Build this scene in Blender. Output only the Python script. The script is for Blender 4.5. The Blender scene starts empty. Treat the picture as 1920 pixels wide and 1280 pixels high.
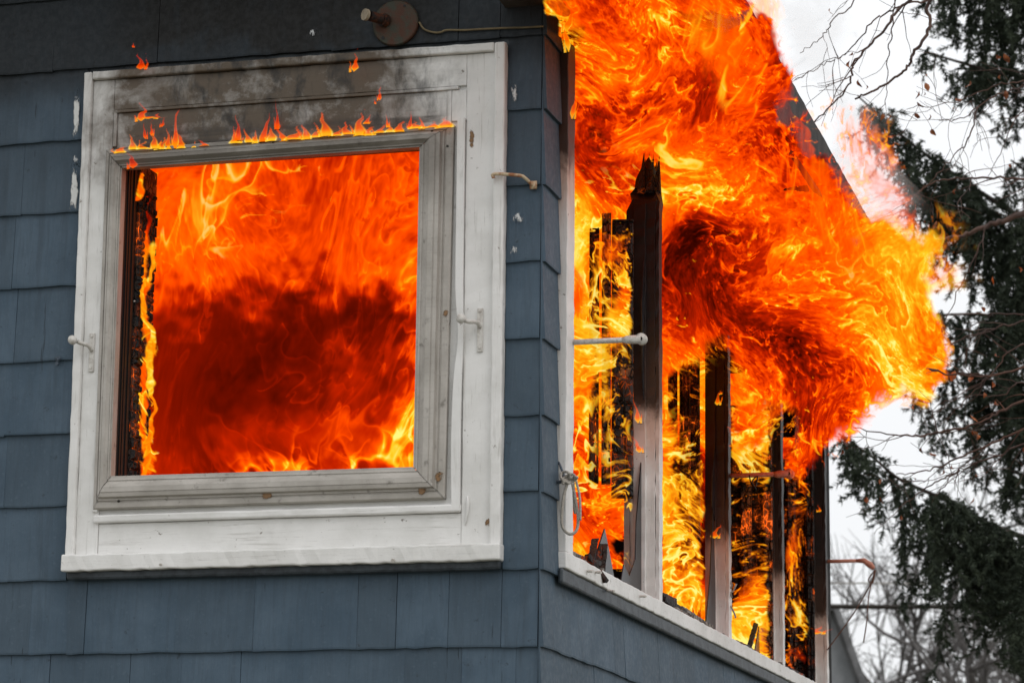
import bpy, bmesh, math, random
import numpy as np
from mathutils import Vector, Matrix
random.seed(7); rs = np.random.default_rng(7)
sc = bpy.context.scene
COL = sc.collection
R = math.radians

# ------------------------------------------------------------------ camera
F, PITCH, ROLL, WA = 5455.7, .20261, .009333, .26763     # focal (px of 1920), pitch, roll, wall yaw
EYE = np.array([0, 0, 1.65])
_ct, _st, _cr, _sr = math.cos(PITCH), math.sin(PITCH), math.cos(ROLL), math.sin(ROLL)
MC = np.array([[_cr, 0, _sr], [0, 1, 0], [-_sr, 0, _cr]]) @ np.array([[1, 0, 0], [0, _ct, _st], [0, -_st, _ct]])
cam = bpy.data.cameras.new('camera'); co = bpy.data.objects.new('camera', cam); COL.objects.link(co)
cam.sensor_width = 36; cam.lens = F / 1920 * 36; cam.clip_start = .1; cam.clip_end = 900
right, fwd, up = MC[0], MC[1], MC[2]
rot = Matrix((right, up, -fwd)).transposed()
co.matrix_world = Matrix.Translation(EYE) @ rot.to_4x4()
cam.dof.use_dof = True; cam.dof.focus_distance = 10.0; cam.dof.aperture_fstop = 6.7
sc.camera = co

# ------------------------------------------------------------------ light: overcast
SUN_EL, SUN_AZ = R(48), R(140)
w = bpy.data.worlds.new("World"); sc.world = w; w.use_nodes = True
nt = w.node_tree; nt.nodes.clear()
N = nt.nodes.new; Lk = nt.links.new
sky = N('ShaderNodeTexSky'); sky.sky_type = 'NISHITA'; sky.sun_disc = False
sky.sun_elevation = SUN_EL; sky.sun_rotation = SUN_AZ
tc = N('ShaderNodeTexCoord'); sx = N('ShaderNodeSeparateXYZ'); Lk(tc.outputs['Generated'], sx.inputs[0])
mp = N('ShaderNodeMapRange'); mp.inputs[1].default_value = 0; mp.inputs[2].default_value = 1
mp.inputs[3].default_value = .93; mp.inputs[4].default_value = 1.35
Lk(sx.outputs[2], mp.inputs[0])
nz = N('ShaderNodeTexNoise'); nz.inputs['Scale'].default_value = 2.2; nz.inputs['Detail'].default_value = 4
Lk(tc.outputs['Generated'], nz.inputs['Vector'])
mr = N('ShaderNodeMapRange'); mr.inputs[1].default_value = .3; mr.inputs[2].default_value = .7
mr.inputs[3].default_value = .97; mr.inputs[4].default_value = 1.03; Lk(nz.outputs[0], mr.inputs[0])
mu = N('ShaderNodeMath'); mu.operation = 'MULTIPLY'; Lk(mp.outputs[0], mu.inputs[0]); Lk(mr.outputs[0], mu.inputs[1])
cc = N('ShaderNodeCombineColor')
for k, s in enumerate((.985, 1.0, 1.02)):
    m_ = N('ShaderNodeMath'); m_.operation = 'MULTIPLY'; m_.inputs[1].default_value = s
    Lk(mu.outputs[0], m_.inputs[0]); Lk(m_.outputs[0], cc.inputs[k])
bg1 = N('ShaderNodeBackground'); bg1.inputs[1].default_value = .06; Lk(sky.outputs[0], bg1.inputs[0])
bg2 = N('ShaderNodeBackground'); bg2.inputs[1].default_value = 1.0; Lk(cc.outputs[0], bg2.inputs[0])
mx = N('ShaderNodeMixShader'); mx.inputs[0].default_value = .97
Lk(bg1.outputs[0], mx.inputs[1]); Lk(bg2.outputs[0], mx.inputs[2])
wo = N('ShaderNodeOutputWorld'); Lk(mx.outputs[0], wo.inputs[0])
sl = bpy.data.lights.new('sun', 'SUN'); sl.energy = .6; sl.angle = R(25); sl.color = (1, .97, .93)
so = bpy.data.objects.new('sun', sl); COL.objects.link(so)
sdir = Vector((math.sin(SUN_AZ) * math.cos(SUN_EL), math.cos(SUN_AZ) * math.cos(SUN_EL), math.sin(SUN_EL)))
so.rotation_euler = sdir.to_track_quat('Z', 'Y').to_euler()
sc.view_settings.view_transform = 'Standard'; sc.view_settings.look = 'None'
sc.view_settings.exposure = 0; sc.view_settings.gamma = 1; sc.view_settings.use_curve_mapping = False
cy = sc.cycles
cy.max_bounces = 6; cy.diffuse_bounces = 3; cy.glossy_bounces = 2; cy.transparent_max_bounces = 24
cy.use_denoising = True

# ------------------------------------------------------------------ geometry frames
def rays(px, py):
    px = np.asarray(px, float); py = np.asarray(py, float)
    c = np.stack([(px - 960) / F, np.ones_like(px), -(py - 640) / F], -1)
    return c @ MC
def at(px, py, Y):                       # point at distance Y in front of the camera position
    v = rays(px, py); return EYE + v * (np.asarray(Y, float) / v[..., 1])[..., None]
_v = rays(1016, 640); _v = _v * (8.5 / math.hypot(_v[0], _v[1]))
C0 = np.array([_v[0], _v[1], 0.0])       # the house corner on the ground
sa, ca = math.sin(WA), math.cos(WA)
def front(px, py, o=0):                  # local coords (x right, y inward, z) of the front wall plane at offset o
    v = rays(px, py); n = np.array([-sa, -ca, 0]); t = ((C0 + n * o - EYE) @ n) / (v @ n)
    P = EYE + v * t - C0
    return np.array([P[0] * ca - P[1] * sa, P[0] * sa + P[1] * ca, P[2]])
def side(px, py, o=0):
    v = rays(px, py); n = np.array([ca, -sa, 0]); t = ((C0 + n * o - EYE) @ n) / (v @ n)
    P = EYE + v * t - C0
    return np.array([P[0] * sa + P[1] * ca, -P[0] * ca + P[1] * sa, P[2]])
ROT_F, ROT_S = -WA, math.pi / 2 - WA
def fw(x, y, z):                         # front-wall local -> world
    return np.array([C0[0] + x * ca + y * sa, C0[1] - x * sa + y * ca, z])
def sw(x, y, z):
    return np.array([C0[0] + x * sa - y * ca, C0[1] + x * ca + y * sa, z])

# ------------------------------------------------------------------ mesh helpers
class MB:
    def __init__(s): s.v = []; s.f = []
    def add(s, v, f):
        b = len(s.v); s.v += [tuple(p) for p in v]; s.f += [tuple(b + i for i in q) for q in f]; return s
    def box(s, x0, x1, y0, y1, z0, z1):
        return s.add([(x, y, z) for z in (z0, z1) for y in (y0, y1) for x in (x0, x1)],
                     [(0, 2, 3, 1), (4, 5, 7, 6), (0, 1, 5, 4), (1, 3, 7, 5), (3, 2, 6, 7), (2, 0, 4, 6)])
    def board(s, x0, x1, y0, y1, z0, z1, j=.0008, seg=.03):
        """a box cut along its longest side with slightly uneven edges (old painted timber)"""
        d = [x1 - x0, y1 - y0, z1 - z0]; ax = int(np.argmax(d)); n = max(1, int(d[ax] / seg))
        lo = [x0, y0, z0]; hi = [x1, y1, z1]; a, b = [k for k in range(3) if k != ax]
        vs = []
        for i in range(n + 1):
            for (p, q) in ((0, 0), (1, 0), (1, 1), (0, 1)):
                P = [0, 0, 0]; P[ax] = lo[ax] + d[ax] * i / n
                P[a] = (hi if p else lo)[a]; P[b] = (hi if q else lo)[b]
                P[a] += random.uniform(-j, j); P[b] += random.uniform(-j, j)
                vs.append(P)
        fs = []
        for i in range(n):
            for k in range(4):
                k2 = (k + 1) % 4; fs.append((4 * i + k, 4 * i + k2, 4 * i + 4 + k2, 4 * i + 4 + k))
        fs += [(3, 2, 1, 0), tuple(4 * n + k for k in range(4))]
        return s.add(vs, fs)
    def tube(s, pts, r, n=7, cap=True):
        pts = [Vector(p) for p in pts]; m = len(pts)
        rr = r if hasattr(r, '__len__') else [r] * m
        vs = []; prev = None
        for i, p in enumerate(pts):
            t = (pts[min(i + 1, m - 1)] - pts[max(i - 1, 0)]).normalized()
            if prev is None:
                a = t.cross(Vector((0, 0, 1)));
                if a.length < .1: a = t.cross(Vector((1, 0, 0)))
            else: a = prev - t * prev.dot(t)
            a.normalize(); prev = a; b = t.cross(a)
            for k in range(n):
                an = 2 * math.pi * k / n; vs.append(p + (a * math.cos(an) + b * math.sin(an)) * rr[i])
        fs = [(i * n + k, i * n + (k + 1) % n, (i + 1) * n + (k + 1) % n, (i + 1) * n + k) for i in range(m - 1) for k in range(n)]
        if cap: fs += [tuple(range(n))[::-1], tuple((m - 1) * n + k for k in range(n))]
        return s.add(vs, fs)
    def disc(s, c, ax, r, h, n=20):
        c = Vector(c); ax = Vector(ax).normalized(); return s.tube([c, c + ax * h], r, n)
    def build(s, name, mat, parent=None, bevel=0, smooth=False, kind=None):
        me = bpy.data.meshes.new(name); me.from_pydata(s.v, [], s.f); me.validate(); me.update()
        bm = bmesh.new(); bm.from_mesh(me); bmesh.ops.recalc_face_normals(bm, faces=bm.faces); bm.to_mesh(me); bm.free()
        if smooth:
            me.polygons.foreach_set('use_smooth', [True] * len(me.polygons))
        return link(name, me, mat, parent, bevel, kind)
def link(name, me, mat, parent=None, bevel=0, kind=None):
    o = bpy.data.objects.new(name, me); COL.objects.link(o)
    if mat is not None and not me.materials: me.materials.append(mat)
    if parent: o.parent = parent
    if bevel:
        b = o.modifiers.new('bevel', 'BEVEL'); b.width = bevel; b.segments = 2; b.limit_method = 'ANGLE'; b.angle_limit = R(50)
    if kind: o['kind'] = kind
    return o
def npmesh(name, V, Fc, k=4, smooth=True):
    me = bpy.data.meshes.new(name); V = np.asarray(V, np.float32); Fc = np.asarray(Fc, np.int32)
    me.vertices.add(len(V)); me.vertices.foreach_set('co', V.ravel())
    me.loops.add(Fc.size); me.loops.foreach_set('vertex_index', Fc.ravel())
    me.polygons.add(len(Fc)); me.polygons.foreach_set('loop_start', np.arange(0, Fc.size, k, dtype=np.int32))
    me.update(calc_edges=True)
    if smooth: me.polygons.foreach_set('use_smooth', np.ones(len(Fc), bool))
    me.update(); return me
def tag(o, label, cat, group=None):
    o['label'] = label; o['category'] = cat
    if group: o['group'] = group
    return o
def empty(name, loc, rz=0):
    o = bpy.data.objects.new(name, None); o.location = loc; o.rotation_euler = (0, 0, rz); COL.objects.link(o); return o
def curve(pts, n=6):
    """Catmull-Rom through points"""
    P = [np.array(p, float) for p in pts]; P = [2 * P[0] - P[1]] + P + [2 * P[-1] - P[-2]]; out = []
    for i in range(1, len(P) - 2):
        for k in range(n):
            t = k / n; out.append(.5 * ((2 * P[i]) + (P[i + 1] - P[i - 1]) * t + (2 * P[i - 1] - 5 * P[i] + 4 * P[i + 1] - P[i + 2]) * t * t + (-P[i - 1] + 3 * P[i] - 3 * P[i + 1] + P[i + 2]) * t ** 3))
    out.append(P[-2]); return out

# ------------------------------------------------------------------ materials
class NT:
    def __init__(s, name):
        s.m = bpy.data.materials.new(name); s.m.use_nodes = True; s.t = s.m.node_tree; s.t.nodes.clear()
        s.out = s.n('ShaderNodeOutputMaterial')
    def n(s, t, **k):
        o = s.t.nodes.new(t)
        for a, b in k.items(): setattr(o, a, b)
        return o
    def l(s, a, b): s.t.links.new(a, b)
    def v(s, x):
        return x
    def setin(s, i, x):
        if isinstance(x, (int, float)): i.default_value = x
        elif isinstance(x, (tuple, list)): i.default_value = (*x, 1) if len(x) == 3 and i.type == 'RGBA' else x
        else: s.l(x, i)
    def pos(s):
        return s.n('ShaderNodeNewGeometry').outputs['Position']
    def mapv(s, vec, scale=(1, 1, 1), loc=(0, 0, 0), rot=(0, 0, 0)):
        m = s.n('ShaderNodeMapping'); m.inputs['Scale'].default_value = scale; m.inputs['Location'].default_value = loc
        m.inputs['Rotation'].default_value = rot; s.l(vec, m.inputs[0]); return m.outputs[0]
    def noise(s, vec, scale, detail=5, rough=.55, dist=0):
        o = s.n('ShaderNodeTexNoise'); s.l(vec, o.inputs['Vector']); o.inputs['Scale'].default_value = scale
        o.inputs['Detail'].default_value = detail; o.inputs['Roughness'].default_value = rough; o.inputs['Distortion'].default_value = dist
        return o.outputs['Fac']
    def math(s, op, a, b=0, c=None, clamp=False):
        o = s.n('ShaderNodeMath', operation=op, use_clamp=clamp); s.setin(o.inputs[0], a); s.setin(o.inputs[1], b)
        if c is not None: s.setin(o.inputs[2], c)
        return o.outputs[0]
    def rng(s, x, a, b, c=0, d=1, smooth=True):
        o = s.n('ShaderNodeMapRange', interpolation_type='SMOOTHSTEP' if smooth else 'LINEAR')
        s.setin(o.inputs[0], x)
        for i, q in zip((1, 2, 3, 4), (a, b, c, d)): s.setin(o.inputs[i], q)
        return o.outputs[0]
    def mix(s, f, a, b):
        o = s.n('ShaderNodeMix', data_type='RGBA'); s.setin(o.inputs[0], f); s.setin(o.inputs[6], a); s.setin(o.inputs[7], b)
        return o.outputs[2]
    def sep(s, vec):
        o = s.n('ShaderNodeSeparateXYZ'); s.l(vec, o.inputs[0]); return o.outputs
    def bump(s, h, strength=.4, dist=.002, nrm=None):
        o = s.n('ShaderNodeBump'); o.inputs['Strength'].default_value = strength; o.inputs['Distance'].default_value = dist
        s.l(h, o.inputs['Height'])
        if nrm: s.l(nrm, o.inputs['Normal'])
        return o.outputs[0]
    def pbr(s, col, rough=.6, nrm=None, metal=0, spec=.5, emis=None, estr=0, alpha=None):
        p = s.n('ShaderNodeBsdfPrincipled'); s.setin(p.inputs['Base Color'], col); s.setin(p.inputs['Roughness'], rough)
        s.setin(p.inputs['Metallic'], metal); p.inputs['Specular IOR Level'].default_value = spec
        if nrm: s.l(nrm, p.inputs['Normal'])
        if emis is not None: s.setin(p.inputs['Emission Color'], emis); s.setin(p.inputs['Emission Strength'], estr)
        if alpha is not None: s.setin(p.inputs['Alpha'], alpha)
        s.l(p.outputs[0], s.out.inputs[0]); return p
    def ramp(s, f, stops):
        o = s.n('ShaderNodeValToRGB'); cr = o.color_ramp
        while len(cr.elements) > 1: cr.elements.remove(cr.elements[-1])
        cr.elements[0].position = stops[0][0]; cr.elements[0].color = (*stops[0][1], 1)
        for p, c in stops[1:]:
            e = cr.elements.new(p); e.color = (*c, 1)
        s.l(f, o.inputs[0]); return o.outputs[0]
    def frontlocal(s):
        """position in the frame of the front wall: x right of the corner, y inward, z up"""
        a = s.n('ShaderNodeVectorMath', operation='SUBTRACT'); s.l(s.pos(), a.inputs[0]); a.inputs[1].default_value = tuple(C0)
        b = s.n('ShaderNodeVectorRotate', rotation_type='Z_AXIS'); s.l(a.outputs[0], b.inputs[0]); b.inputs['Angle'].default_value = WA
        return b.outputs[0]

def soot_front(t, loc):
    """smoke stain that fans out above the head of the front window; 0..1"""
    x, y, z = t.sep(loc)
    n1 = t.noise(t.mapv(loc, (1.1, 1, .7)), 3.2, 6, .6, .8)
    n2 = t.noise(t.mapv(loc, (1.6, 1, .55), (3, 1, 2)), 9, 5, .6, 1.2)
    zz = t.math('ADD', z, t.math('MULTIPLY', t.math('SUBTRACT', n1, .5), .55))
    a = t.rng(zz, 4.16, 4.40)
    cx = t.rng(t.math('ABSOLUTE', t.math('ADD', x, .85)), .35, 1.15, 1, .45)
    return t.math('MULTIPLY', a, cx), n1, n2, (x, y, z)

def mat_shingle():
    t = NT('blue_grey_paint'); p = t.frontlocal(); oi = t.n('ShaderNodeObjectInfo').outputs['Random']
    soot, n1, n2, (x, y, z) = soot_front(t, p)
    grain = t.noise(t.mapv(p, (62, 62, 4.5)), 1, 6, .68, .7)
    grain2 = t.noise(t.mapv(p, (240, 240, 9)), 1, 3, .6)
    blot = t.noise(p, 4.5, 5, .6)
    fine = t.noise(p, 60, 4, .6)
    crack = t.rng(t.noise(t.mapv(p, (46, 46, 1.4), (7, 1, 3)), 1, 3, .7, .6), .30, .325, 1, 0)
    crack = t.math('MULTIPLY', crack, t.rng(t.noise(p, 3.0, 3), .5, .62))
    c = t.mix(t.rng(blot, .3, .7), (.048, .079, .112), (.076, .114, .154))
    c = t.mix(t.math('MULTIPLY', t.rng(oi, .25, 1), .55), c, (.045, .067, .088))
    c = t.mix(t.rng(grain, .33, .58, .26, 0), c, (.035, .05, .065))
    c = t.mix(t.math('MULTIPLY', t.rng(fine, .55, .75), .25), c, (.12, .155, .19))
    c = t.mix(t.math('MULTIPLY', t.rng(t.noise(t.mapv(p, (1, 1, 1), (5, 5, 5)), 26, 6, .7), .63, .70), .6), c, (.022, .028, .034))
    c = t.mix(t.math('MULTIPLY', crack, .85), c, (.012, .014, .017))
    run = t.math('MULTIPLY', t.rng(t.noise(t.mapv(p, (20, 20, .9), (3, 3, 1)), 1, 5, .6, .4), .52, .70), t.rng(t.noise(p, 2.2, 3), .42, .6))
    c = t.mix(t.math('MULTIPLY', run, .32), c, (.022, .028, .034))
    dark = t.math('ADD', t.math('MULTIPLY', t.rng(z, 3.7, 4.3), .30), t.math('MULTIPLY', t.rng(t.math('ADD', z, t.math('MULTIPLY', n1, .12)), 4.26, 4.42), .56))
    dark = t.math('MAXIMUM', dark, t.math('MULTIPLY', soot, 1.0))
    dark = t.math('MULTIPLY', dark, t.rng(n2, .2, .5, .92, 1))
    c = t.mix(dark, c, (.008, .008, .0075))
    h = t.math('ADD', t.math('MULTIPLY', grain, 1.0), t.math('MULTIPLY', grain2, .35))
    h = t.math('SUBTRACT', h, t.math('MULTIPLY', crack, 1.5))
    h = t.math('ADD', h, t.math('MULTIPLY', fine, .5))
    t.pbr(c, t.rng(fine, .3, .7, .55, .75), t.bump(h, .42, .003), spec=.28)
    return t.m

def mat_white(name, soot_on=True, sootz=None, dirt=.25, grain_axis='x', sideframe=False):
    t = NT(name); p = t.frontlocal()
    sc_ = {'x': (3.0, 60, 60), 'z': (60, 60, 3.0)}[grain_axis]
    g = t.noise(t.mapv(p, sc_), 1, 5, .65, .4)
    g2 = t.noise(t.mapv(p, tuple(3 * q for q in sc_), (4, 2, 1)), 1, 4, .65)
    fine = t.noise(p, 95, 4, .65); blot = t.noise(p, 7, 5, .6)
    chips = t.rng(t.noise(p, 34, 7, .72), .655, .675)
    c = t.mix(t.rng(blot, .35, .7), (.75, .74, .72), (.65, .64, .615))
    c = t.mix(t.rng(g, .30, .44, .6, 0), c, (.42, .40, .37))
    c = t.mix(t.rng(g2, .28, .38, .45, 0), c, (.33, .31, .28))
    c = t.mix(t.math('MULTIPLY', t.rng(fine, .62, .75), dirt), c, (.35, .33, .30))
    c = t.mix(t.math('MULTIPLY', chips, .85), c, (.17, .14, .11))
    if soot_on:
        x, y, z = t.sep(p)
        n1 = t.noise(t.mapv(p, (1.4, 1, .9)), 5, 6, .62, .5)
        n2 = t.noise(t.mapv(p, (1.8, 1, .7), (2, 2, 2)), 17, 6, .65, .9)
        zz = t.math('ADD', z, t.math('MULTIPLY', t.math('SUBTRACT', n1, .5), .30))
        a = t.rng(zz, 3.94, 4.10)
        xn = t.math('ADD', x, t.math('MULTIPLY', t.math('SUBTRACT', n1, .5), .3))
        cx = t.rng(t.math('ABSOLUTE', t.math('ADD', xn, .92)), .42, .64, 1, .05)
        s1 = t.math('MULTIPLY', t.math('MULTIPLY', a, cx), t.rng(n1, .32, .52, .84, 1.1))
        s1 = t.math('MULTIPLY', s1, t.rng(t.noise(t.mapv(p, (1, 1, 1.3), (6, 1, 8)), 11, 7, .7), .32, .56, .74, 1.0))
        n3 = t.noise(t.mapv(p, (1.5, 1, .75), (9, 2, 2)), 7.5, 6, .66, .35)
        wisp = t.math('MULTIPLY', t.math('ADD', t.rng(n3, .46, .66), t.math('MULTIPLY', t.rng(n2, .52, .72), .35)), t.rng(z, 4.0, 4.15))
        wisp = t.math('MULTIPLY', wisp, t.rng(t.math('ABSOLUTE', t.math('ADD', x, .78)), .32, .60, 1, 0))
        char = t.math('MULTIPLY', t.rng(t.math('ADD', z, t.math('MULTIPLY', n2, .06)), 4.13, 4.17, 1, 0), t.rng(z, 4.04, 4.06))
        char = t.math('MULTIPLY', t.math('MULTIPLY', char, t.rng(t.math('ABSOLUTE', t.math('ADD', x, .83)), .48, .56, 1, 0)), t.rng(t.noise(t.mapv(p, (3.5, 20, 30), (1, 5, 1)), 1, 5, .6), .40, .62))
        c = t.mix(t.math('MULTIPLY', s1, .97, clamp=True), c, (.092, .068, .046))
        c = t.mix(t.math('MULTIPLY', wisp, .88, clamp=True), c, (.018, .016, .014))
        c = t.mix(t.math('MULTIPLY', char, .8), c, (.035, .030, .024))
        brown = t.math('MULTIPLY', t.rng(z, 4.2, 4.05), 0)
    if sootz is not None:
        z = t.sep(p)[2]; nn = t.noise(t.mapv(p, (1, 1, .6)), 11, 6, .65, .6)
        for lo, hi, colr, am in ((sootz - .22, sootz + .04, (.52, .30, .19), .6), (sootz - .02, sootz + .10, (.050, .028, .018), 1.0), (sootz + .10, sootz + .42, (.009, .008, .008), 1.0)):
            f = t.rng(t.math('ADD', z, t.math('MULTIPLY', t.math('SUBTRACT', nn, .5), .22)), lo, hi)
            c = t.mix(t.math('MULTIPLY', f, am), c, colr)
    h = t.math('ADD', t.math('MULTIPLY', g, .8), t.math('MULTIPLY', fine, .5))
    h = t.math('SUBTRACT', h, t.math('MULTIPLY', chips, .6))
    t.pbr(c, .5, t.bump(h, .45, .002), spec=.35)
    return t.m

def mat_alu():
    t = NT('weathered_aluminium'); p = t.frontlocal(); x, y, z = t.sep(p)
    n = t.noise(t.mapv(p, (8, 40, 8)), 1, 5, .6); f = t.noise(p, 130, 3, .6); st = t.noise(t.mapv(p, (5, 160, 160)), 1, 3, .6)
    st2 = t.noise(t.mapv(p, (160, 160, 5), (2, 2, 2)), 1, 3, .6)
    c = t.mix(t.rng(n, .3, .7), (.46, .43, .39), (.34, .315, .28))
    c = t.mix(t.rng(st, .30, .45, .16, 0), c, (.13, .12, .105))
    c = t.mix(t.math('MULTIPLY', t.rng(t.noise(p, 26, 6, .7), .58, .70), .55), c, (.08, .07, .055))
    s = t.math('MULTIPLY', t.rng(z, 3.75, 4.08), .65); s = t.math('MULTIPLY', s, t.rng(n, .3, .6, .6, 1))
    c = t.mix(s, c, (.085, .07, .055))
    t.pbr(c, t.rng(f, .3, .7, .42, .6), t.bump(f, .10, .001), metal=.25, spec=.4)
    return t.m

def mat_simple(name, col, rough=.6, var=.4, scale=20, bump=.3, metal=0, spec=.4, col2=None):
    t = NT(name); p = t.pos(); n = t.noise(p, scale, 6, .6); f = t.noise(p, scale * 6, 4, .6)
    c2 = col2 or tuple(q * (1 - var) for q in col)
    c = t.mix(t.rng(n, .38, .62), col, c2)
    c = t.mix(t.math('MULTIPLY', t.rng(f, .5, .7), .3), c, tuple(min(1, q * 1.3) for q in col))
    t.pbr(c, rough, t.bump(t.math('ADD', n, f), bump, .003), metal=metal, spec=spec)
    return t.m

def mat_char(name='charred_wood', ember=.6, brown=.25):
    t = NT(name); p = t.pos(); n = t.noise(p, 14, 6, .65); f = t.noise(p, 120, 5, .65)
    v = t.n('ShaderNodeTexVoronoi', feature='DISTANCE_TO_EDGE'); t.l(t.mapv(p, (1, 1, .6)), v.inputs['Vector']); v.inputs['Scale'].default_value = 48
    cr = t.rng(v.outputs['Distance'], .02, .10, 1, 0)
    c = t.mix(t.rng(n, .42, .66), (.010, .009, .009), (.016 + .09 * brown, .011 + .035 * brown, .009 + .012 * brown))
    c = t.mix(t.math('MULTIPLY', t.rng(f, .58, .72), .45), c, (.09, .075, .06))
    c = t.mix(cr, c, (.003, .003, .003))
    em = t.math('MULTIPLY', t.rng(t.noise(t.mapv(p, (1, 1, 1), (4, 4, 4)), 9, 4, .6), .52, .70), ember)
    em = t.math('MULTIPLY', em, t.math('ADD', t.math('MULTIPLY', cr, 1.0), .12))
    t.pbr(c, .62, t.bump(t.math('SUBTRACT', f, t.math('MULTIPLY', cr, 2.0)), .8, .006), spec=.35, emis=(1, .13, .008), estr=em)
    return t.m

FIRE_STOPS = [(0, (.010, .000, 0)), (.10, (.05, .002, 0)), (.2, (.22, .006, 0)), (.30, (.55, .016, 0)), (.40, (.98, .060, 0)),
              (.53, (1.08, .135, .0005)), (.66, (1.12, .33, .003)), (.80, (1.15, .62, .018)), (1.0, (1.2, .95, .22))]
def mat_fire(name='flame', strength=1.0):
    t = NT(name)
    h = t.n('ShaderNodeAttribute', attribute_name='glow').outputs['Fac']
    d = t.n('ShaderNodeAttribute', attribute_name='veil').outputs['Fac']
    c = t.ramp(t.math('DIVIDE', h, 1.4), FIRE_STOPS)
    e = t.n('ShaderNodeEmission'); t.l(c, e.inputs[0]); t.l(t.math('MULTIPLY', d, strength), e.inputs[1])
    tr = t.n('ShaderNodeBsdfTransparent'); op = t.math('SUBTRACT', 1, t.math('POWER', d, 1.5)); cc_ = t.n('ShaderNodeCombineColor')
    for q_ in range(3): t.l(op, cc_.inputs[q_])
    t.l(cc_.outputs[0], tr.inputs[0]); m = t.n('ShaderNodeAddShader'); t.l(tr.outputs[0], m.inputs[0]); t.l(e.outputs[0], m.inputs[1])
    t.l(m.outputs[0], t.out.inputs[0]); t.m.cycles.emission_sampling = 'NONE'
    return t.m
def mat_smoke():
    t = NT('pale_smoke'); d = t.n('ShaderNodeAttribute', attribute_name='veil').outputs['Fac']
    df = t.n('ShaderNodeBsdfTranslucent'); df.inputs[0].default_value = (.97, .96, .95, 1)
    d2 = t.n('ShaderNodeBsdfDiffuse'); d2.inputs[0].default_value = (.95, .93, .92, 1)
    ad = t.n('ShaderNodeMixShader'); ad.inputs[0].default_value = .5; t.l(df.outputs[0], ad.inputs[1]); t.l(d2.outputs[0], ad.inputs[2])
    tr = t.n('ShaderNodeBsdfTransparent'); m = t.n('ShaderNodeMixShader'); t.l(d, m.inputs[0]); t.l(tr.outputs[0], m.inputs[1]); t.l(ad.outputs[0], m.inputs[2])
    t.l(m.outputs[0], t.out.inputs[0]); return t.m
def mat_patch(name, col, thr=.5, sx=60, sz=20):
    t = NT(name); tcn = t.n('ShaderNodeTexCoord'); uv = tcn.outputs['Generated']; x, y, z = t.sep(uv)
    n = t.noise(t.mapv(t.pos(), (sx, sx, sz)), 1, 5, .7)
    ex = t.math('MULTIPLY', t.math('MULTIPLY', x, t.math('SUBTRACT', 1, x)), t.math('MULTIPLY', z, t.math('SUBTRACT', 1, z)))
    f = t.rng(t.math('ADD', t.math('MULTIPLY', n, .9), t.math('MULTIPLY', ex, 6)), thr + .30, thr + .42)
    t.pbr(col, .6, alpha=f); return t.m

M = dict(
    shingle=mat_shingle(),
    whiteh=mat_white('white_paint_horizontal'), whitev=mat_white('white_paint_vertical', grain_axis='z'),
    whites=mat_white('white_paint_sill', soot_on=False, dirt=.5),
    post1=mat_white('scorched_post_paint_a', False, 3.42, grain_axis='z'), post2=mat_white('scorched_post_paint_b', False, 3.12, grain_axis='z'),
    post3=mat_white('scorched_post_paint_c', False, 3.13, grain_axis='z'), post4=mat_white('scorched_post_paint_d', False, 3.06, grain_axis='z'),
    post0=mat_white('scorched_casing_paint', False, 3.95, grain_axis='z'),
    alu=mat_alu(), char=mat_char('charred_wood', .35, .12), charh=mat_char('glowing_charred_wood', 1.5, 2.4),  # charh: extra brown in the base colour stands in for firelight on the char
    black=mat_simple('burnt_interior', (.006, .005, .005), .9),
    reveal=mat_simple('black_jamb', (.004, .003, .003), .55, scale=40),
    screw=mat_simple('dark_screw', (.03, .025, .02), .5, metal=.5),
    dkmould=mat_simple('dark_grey_moulding_paint', (.045, .056, .066), .5, col2=(.02, .026, .032), scale=30),
    rust=mat_simple('rusty_plate', (.036, .038, .026), .6, col2=(.060, .022, .010), scale=28, metal=.3),
    rustdark=mat_simple('rusty_socket', (.10, .03, .012), .6, col2=(.012, .011, .011), scale=60, metal=.3),
    cable=mat_simple('old_cable', (.16, .12, .06), .6), ivory=mat_simple('ivory_socket_rim', (.34, .28, .20), .5),
    hook=mat_simple('painted_iron', (.62, .60, .56), .45, col2=(.45, .42, .38), scale=60),
    hookr=mat_simple('rusty_painted_iron', (.55, .45, .30), .5, col2=(.30, .10, .03), scale=50),
    arm3=mat_simple('scorched_pink_paint', (.60, .27, .19), .5, col2=(.48, .17, .11), scale=40),
    bluehook=mat_simple('blue_painted_hook', (.05, .07, .095), .45), rope=mat_simple('grey_rope', (.50, .46, .40), .8, scale=200, bump=.6),
    string=mat_simple('brown_string', (.15, .07, .045), .8, scale=200), wire=mat_simple('grey_wire', (.35, .33, .30), .5),
    glass=None, ash=mat_simple('ash_and_char', (.30, .27, .24), .9, col2=(.05, .045, .04), scale=40),
    soffit=mat_simple('sooty_soffit', (.040, .036, .032), .8, col2=(.012, .011, .010), scale=9),
    fire=mat_fire(), smoke=mat_smoke(),
)
t = NT('sooty_glass'); n_ = t.noise(t.pos(), 16, 5, .6)
t.pbr(t.mix(t.rng(n_, .4, .6), (.03, .032, .036), (.012, .012, .013)), (.30), None, spec=.3, alpha=t.rng(n_, .3, .7, .85, .98)); M['glass'] = t.m

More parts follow.
